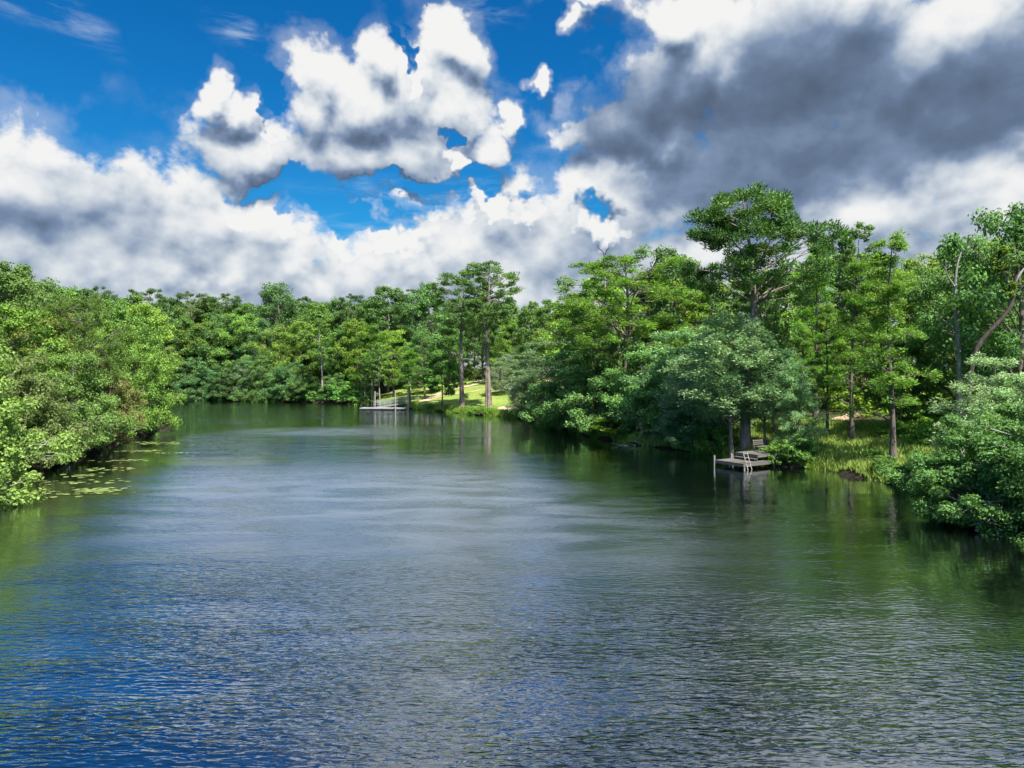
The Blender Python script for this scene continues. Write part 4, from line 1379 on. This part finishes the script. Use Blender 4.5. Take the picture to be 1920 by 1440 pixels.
# lily pads
q = Acc()
cl = [(295, 832, 1.8, 0.5, 70), (262, 846, 1.6, 0.4, 50), (225, 864, 1.6, 0.5, 30), (170, 921, 1.3, 0.4, 90), (150, 893, 1.2, 0.4, 22), (205, 880, 1.4, 0.5, 24), (90, 925, 1.4, 0.5, 26),
      (250, 830, 1.2, 0.3, 20), (310, 850, 1.0, 0.2, 12), (120, 905, 1.4, 0.4, 20), (190, 905, 2.2, 0.5, 20)]
for px, py, sx_, sy_, n in cl:
    Y = CAMH * FPX / (py - HOR)
    X = (px - 960) / FPX * Y
    for _ in range(n):
        x, y = X + rng.normal() * sx_ * 0.8, Y + rng.normal() * sy_ * 1.4
        if sdist(x, y)[0] > -0.2:
            continue
        r = rng.uniform(0.10, 0.24)
        tz_ = 0.012 + rng.random() * 0.01
        ang = rng.uniform(0, 6.28)
        k = 8
        th = ang + np.linspace(0.18, 6.28 - 0.18, 2 * k + 1)
        ring = np.stack([x + r * np.cos(th), y + r * np.sin(th), np.full(2 * k + 1, tz_) + rng.random() * 0.02 * (np.cos(th - ang) > 0.5)], 1)
        V = np.vstack([[x, y, tz_], ring])
        q.add(V, [[0, 1 + 2 * i, 2 + 2 * i, 3 + 2 * i] for i in range(k)])
o = q.build('lily_pads', M['pad'])
tag(o, kind='stuff')

# ------------------------------------------------------------------ wooden dock on the right
def rotm(ang):
    c, s = math.cos(ang), math.sin(ang)
    return c, s


A0 = np.array([16.6, 57.9])
ang = math.atan2(-2.5, 1.55)            # from the left corner towards the camera
dk = empty('wooden_dock', (A0[0], A0[1], 0), ang)
tag(dk, 'weathered grey two-level wooden dock below the tallest pine on the right bank', 'dock')
# local x: along the left edge towards the viewer; local y: away to the right along the bank
def planks(x0, x1, y0, y1, z, parent, name, along='y', pitch=0.15, t=0.04):
    q = Acc()
    if along == 'y':
        n = int(round((x1 - x0) / pitch))
        w = (x1 - x0) / n
        for i in range(n):
            q.box((x0 + (i + 0.5) * w, (y0 + y1) / 2, z - t / 2 + 0.003 * math.sin(i * 2.3)), (w - 0.012, y1 - y0, t))
    else:
        n = int(round((y1 - y0) / pitch))
        w = (y1 - y0) / n
        for i in range(n):
            q.box(((x0 + x1) / 2, y0 + (i + 0.5) * w, z - t / 2 + 0.003 * math.sin(i * 2.3)), (x1 - x0, w - 0.012, t))
    return q.build(name, M['deck_grey'], parent)


planks(0, 2.9, 0, 3.9, 0.50, dk, 'lower_deck')
q = Acc()
for x in (0.03, 2.87):
    q.box((x, 1.95, 0.35), (0.05, 3.86, 0.2))
for y in (0.03, 3.87):
    q.box((1.45, y, 0.35), (2.78, 0.05, 0.2))
for y in (1.0, 2.0, 3.0):
    q.box((1.45, y, 0.36), (2.76, 0.05, 0.17))
q.build('joist_frame', M['deck_grey'], dk)
planks(0.25, 2.5, 2.15, 5.0, 1.02, dk, 'upper_deck')
q = Acc()
q.box((1.37, 2.18, 0.88), (2.25, 0.05, 0.18))
q.box((1.37, 2.21, 0.63), (2.15, 0.05, 0.22))
q.box((2.46, 3.6, 0.88), (0.05, 2.7, 0.18))
q.box((0.29, 3.6, 0.88), (0.05, 2.7, 0.18))
q.build('step_riser', M['deck_grey'], dk)
q = Acc()
q.box((1.4, 1.98, 0.68), (2.1, 0.30, 0.05))
q.build('step', M['deck_grey'], dk)
for x, y, z0, z1 in [(-0.06, -0.02, -1.6, 0.85), (-0.06, 2.0, -1.6, 0.9), (2.6, 3.99, -1.6, 1.05), (2.8, 0.2, -1.6, 0.42), (0.4, 4.9, -0.6, 0.92), (2.3, 4.9, -0.6, 0.92)]:
    q = Acc()
    q.box((x, y, (z0 + z1) / 2), (0.12, 0.12, z1 - z0))
    q.build('post', M['post_pale'], dk)
# boarding ladder on the side facing the viewer
ld = empty('ladder')
ld.parent = dk
for yy in (0.35, 0.80):
    q = Acc()
    q.beam((2.55, yy, 1.32), (3.25, yy, -0.6), 0.06, 0.06)
    q.build('rail', M['post_pale'], ld)
for k in range(6):
    t = 0.05 + k * 0.165
    q = Acc()
    q.beam((2.55 + 0.7 * t, 0.33, 1.32 - 1.92 * t), (2.55 + 0.7 * t, 0.82, 1.32 - 1.92 * t), 0.05, 0.04)
    q.build('rung', M['post_pale'], ld)
# bench on the upper deck
bn = empty('bench', (0, 0, 0))
pos = np.array([0.75, 4.5])
c, s = rotm(ang)
bn.location = (A0[0] + c * pos[0] - s * pos[1], A0[1] + s * pos[0] + c * pos[1], 1.02)
bn.rotation_euler = (0, 0, ang)
tag(bn, 'small grey wooden bench with a slatted back on the upper level of the wooden dock', 'bench')
q = Acc()
for k in range(3):
    q.box((0.12 + k * 0.13, 0, 0.42), (0.11, 1.3, 0.035))
q.build('seat', M['deck_grey'], bn)
q = Acc()
for k in range(3):
    q.box((-0.10 - 0.03 * k, 0, 0.58 + 0.15 * k), (0.03, 1.3, 0.10))
q.build('backrest', M['deck_grey'], bn)
for sx_ in (-0.05, 0.38):
    for sy_ in (-0.55, 0.55):
        q = Acc()
        if sx_ < 0:
            q.beam((-0.04, sy_, 0), (-0.20, sy_, 0.98), 0.06, 0.06)
        else:
            q.box((sx_, sy_, 0.20), (0.06, 0.06, 0.40))
        q.build('leg', M['deck_grey'], bn)

# ------------------------------------------------------------------ floating dock, gangway and piles
fd = empty('floating_dock', (-24.6, 135.6, 0), R(-3))
tag(fd, 'long pale grey floating dock moored off the far bank', 'dock')
q = Acc()
for k in range(56):
    q.box((-4.2 + k * 0.1525, 0, 0.42 - 0.02), (0.142, 2.4, 0.04))
q.build('deck', M['dock_pale'], fd)
q = Acc()
for yy in (-1.22, 1.22):
    q.box((0, yy, 0.32), (8.56, 0.05, 0.17))
for xx in (-4.26, 4.26):
    q.box((xx, 0, 0.32), (0.05, 2.38, 0.17))
q.build('fascia', M['dock_pale'], fd)
for k in range(4):
    q = Acc()
    q.box((-3.2 + k * 2.13, 0, 0.09), (1.7, 2.2, 0.30))
    q.build('float', M['float_dark'], fd)

gw = empty('gangway', (-26.2, 136.4, 0.46))
tag(gw, 'sloping pale gangway with pipe railings between floating dock and shore', 'gangway')
e = np.array([-21.0, 142.3, max(1.15, gz(-21.0, 142.3) + 0.1)]) - np.array([-26.2, 136.4, 0.46])
q = Acc()
dirg = e / np.linalg.norm(e)
side = unit(np.array([-dirg[1], dirg[0], 0]))
for k in range(36):
    p = e * (k + 0.5) / 36
    q.beam(p - side * 0.6, p + side * 0.6, 0.19, 0.035)
q.build('deck', M['dock_pale'], gw)
for sg in (-1, 1):
    q = Acc()
    q.beam(side * 0.64 * sg + np.array([0, 0, -0.06]), e + side * 0.64 * sg + np.array([0, 0, -0.06]), 0.05, 0.16)
    q.build('stringer', M['metal'], gw)
    q = Acc()
    for hh in (0.45, 0.75, 1.05):
        q.tube([side * 0.66 * sg + np.array([0, 0, hh]), e + side * 0.66 * sg + np.array([0, 0, hh])], [0.035, 0.035], 6)
    for k in range(6):
        p = e * k / 5 + side * 0.66 * sg
        q.tube([p + np.array([0, 0, -0.1]), p + np.array([0, 0, 1.06])], [0.035, 0.035], 6)
    q.build('railing', M['metal'], gw)

ldg = empty('landing', (-19.9, 143.2, 0))
tag(ldg, 'small grey railed landing at the shore end of the gangway', 'landing')
zz = max(1.15, gz(-21.0, 142.3) + 0.1)
q = Acc()
for k in range(10):
    q.box((-1.0 + k * 0.2, 0, zz - 0.02), (0.185, 1.8, 0.04))
q.build('deck', M['dock_pale'], ldg)
for px_, py_ in [(-0.95, -0.85), (0.95, -0.85), (-0.95, 0.85), (0.95, 0.85)]:
    q = Acc()
    q.box((px_, py_, zz / 2 + 0.5), (0.11, 0.11, zz + 1.0))
    q.build('post', M['post_pale'], ldg)
q = Acc()
for hh in (0.5, 0.9):
    q.box((0, -0.93, zz + hh), (1.9, 0.04, 0.10))
q.build('railing', M['metal'], ldg)

PILE = [(703, 139.0, 735, 'square pale mooring pile behind the floating dock, the one farthest from the shore'),
        (741, 134.0, 733, 'pale mooring pile at the right half of the floating dock in front of the gangway'),
        (765, 137.0, 732, 'pale pile beside the grey-trunked tree at the landing')]
for px, Y, tp, lab in PILE:
    X = (px - 960) / FPX * Y
    r_ = empty('mooring_pile', (X, Y, -1.5))
    tag(r_, lab, 'pile', 'piles of the floating dock')
    h = CAMH + (HOR - tp) / FPX * Y + 1.5
    q = Acc()
    q.tube([(0, 0, 0), (0, 0, h)], [0.14, 0.13], 10)
    q.build('shaft', M['post_pale'], r_, True)
    q = Acc()
    q.tube([(0, 0, h), (0, 0, h + 0.12)], [0.15, 0.02], 10)
    q.build('cap', M['metal'], r_)

# ------------------------------------------------------------------ things on the lawn
X, Y = (893 - 960) / FPX * 172, 172
pb = empty('picnic_bench', (X, Y, gz(X, Y)), R(8))
tag(pb, 'pale bench standing at the shaded back edge of the lawn', 'bench')
for yy, zz, nm, w in ((0, 0.75, 'table_top', 0.75), (-0.62, 0.45, 'seat', 0.28), (0.62, 0.45, 'seat', 0.28)):
    q = Acc()
    for k in range(3):
        q.box((0, yy + (k - 1) * w / 3, zz), (1.9, w / 3 - 0.01, 0.05))
    q.build(nm, M['stone'], pb)
for xx in (-0.65, 0.65):
    for sg in (-1, 1):
        q = Acc()
        q.beam((xx, sg * 0.62, 0.0), (xx, sg * 0.2, 0.72), 0.06, 0.08)
        q.build('leg', M['deck_grey'], pb)
X, Y = (944 - 960) / FPX * 150, 150
sw = empty('stone_wall', (X, Y, gz(X, Y)), R(0))
tag(sw, 'low pale stone wall across the lawn right of the touching pines', 'wall')
q = Acc()
rs = random.Random(3)
for r_ in range(3):
    x = -3.6 - 0.2 * (r_ % 2)
    while x < 3.5:
        w = rs.uniform(0.3, 0.6)
        q.box((x + w / 2, rs.uniform(-0.02, 0.02), 0.10 + r_ * 0.21), (w - 0.02, 0.34 + rs.uniform(-0.03, 0.03), 0.2))
        x += w
q.build('masonry', M['stone'], sw)
q = Acc()
q.box((0, 0, 0.68), (7.5, 0.42, 0.07))
q.build('coping', M['stone'], sw)

# driftwood, log and rail on the right bank
dw = empty('driftwood', (14.3, 73.0, 0.2))
tag(dw, 'grey tangle of driftwood roots on the dark right bank', 'driftwood')
q = Acc()
for k in range(38):
    p = np.array([rng.normal() * 1.4, rng.normal() * 0.4, rng.uniform(-0.2, 0.2)])
    d = unit(rng.normal(size=3) + np.array([0, -0.3, 0.7])) * rng.uniform(0.6, 1.7)
    q.tube([p, p + d * 0.5 + rng.normal(size=3) * 0.12, p + d], [0.05, 0.03, 0.012], 5)
q.build('roots', M['bark_dead'], dw, True)
for px, Y, p2, lab in [(1282, 70, (1240, 745), 'pale slanting trunk leaning left over the dark right bank'),
                       (1290, 70.5, (1275, 765), 'short pale stick beside the slanting pale trunk')]:
    X = (px - 960) / FPX * Y
    st = empty('leaning_trunk', (X, Y, 0.4))
    tag(st, lab, 'dead trunk')
    tip = W3(p2[0], p2[1], Y) - np.array([X, Y, 0.4])
    q = Acc()
    limb(q, [(0, 0, -0.3), tip * 0.45 + np.array([0.15, 0, 0]), tip], 0.12, 0.06)
    q.build('trunk', M['bark_pale'], st, True)
    q = Acc()
    limb(q, [tip * 0.7, tip * 0.85 + np.array([-0.5, 0, 0.3]), tip + np.array([-0.9, 0, 0.3])], 0.05, 0.02, 5)
    q.build('branch', M['bark_pale'], st, True)
X, Y = (1676 - 960) / FPX * 51.5, 51.0
rt = empty('tree_stump', (X + 0.6, Y + 0.2, gz(X + 0.6, Y + 0.2)))
tag(rt, 'exposed dark roots beside the foot of the grey-trunked cypress', 'roots')
q = Acc()
for k in range(16):
    aa = rng.uniform(-0.5, 3.4)
    ln = rng.uniform(0.5, 1.3)
    q.tube([(0, 0, 0.15), (math.cos(aa) * ln * 0.5, -math.sin(aa) * ln * 0.3, 0.2 + rng.uniform(-0.05, 0.1)), (math.cos(aa) * ln, -math.sin(aa) * ln * 0.6, -0.05)], [0.07, 0.05, 0.02], 6)
q.build('roots', M['bark'], rt, True)

rl = empty('water_rail', (21.5, 40.4, 0))
tag(rl, 'thin pale rail on upright stakes in the water beside the overhanging thicket', 'rail')
q = Acc()
q.tube([(-0.15, 0, 0.42), (1.6, 0.1, 0.45)], [0.013, 0.013], 6)
q.tube([(-0.15, 0, 0.42), (-0.55, -0.05, 0.42)], [0.006, 0.006], 4)
q.build('crossbar', M['metal'], rl)
for xx in (0.0, 0.75, 1.5):
    q = Acc()
    q.tube([(xx, 0.05, -1.2), (xx, 0.05, 0.43)], [0.012, 0.012], 6)
    q.build('stake', M['metal'], rl)

# fallen and bare branches along the banks
for (px, Y, z0, ln, n, lab) in [(1835, 34.2, 0.5, 1.9, 16, 'tangle of bare grey twigs showing under the overhanging thicket'),
                                (1330, 67.0, 0.3, 1.6, 12, 'bare twigs lying in the water left of the wooden dock'),
                                (1060, 96.0, 0.3, 2.2, 14, 'fallen bare branch at the bend right of the small weeping tree'),
                                (352, 178.0, 0.3, 3.0, 12, 'pale fallen branch lying in the water at the far end of the river'),
                                (185, 70.0, 0.8, 2.0, 16, 'bare grey twigs poking from the left bank trees above the lily pads'),
                                (20, 44.5, 0.4, 2.0, 18, 'brown dead twigs under the lowest drooping tree on the left')]:
    X = (px - 960) / FPX * Y
    fb = empty('fallen_branch', (X, Y, z0))
    tag(fb, lab, 'branch')
    q = Acc()
    a0 = rng.uniform(0, 6.28)
    main = np.array([math.cos(a0) * ln, -abs(math.sin(a0)) * ln * 0.4, 0.25 * ln])
    Q = limb(q, [(0, 0, -0.4), main * 0.35 + np.array([0, 0, 0.1]), main * 0.7, main], 0.07, 0.02, 6)
    q.build('bough', M['bark_dead'], fb, True)
    q = Acc()
    twigs(q, Q, rng, n, ln * 0.55, 0.022)
    q.build('twigs', M['bark_dead'], fb, True)
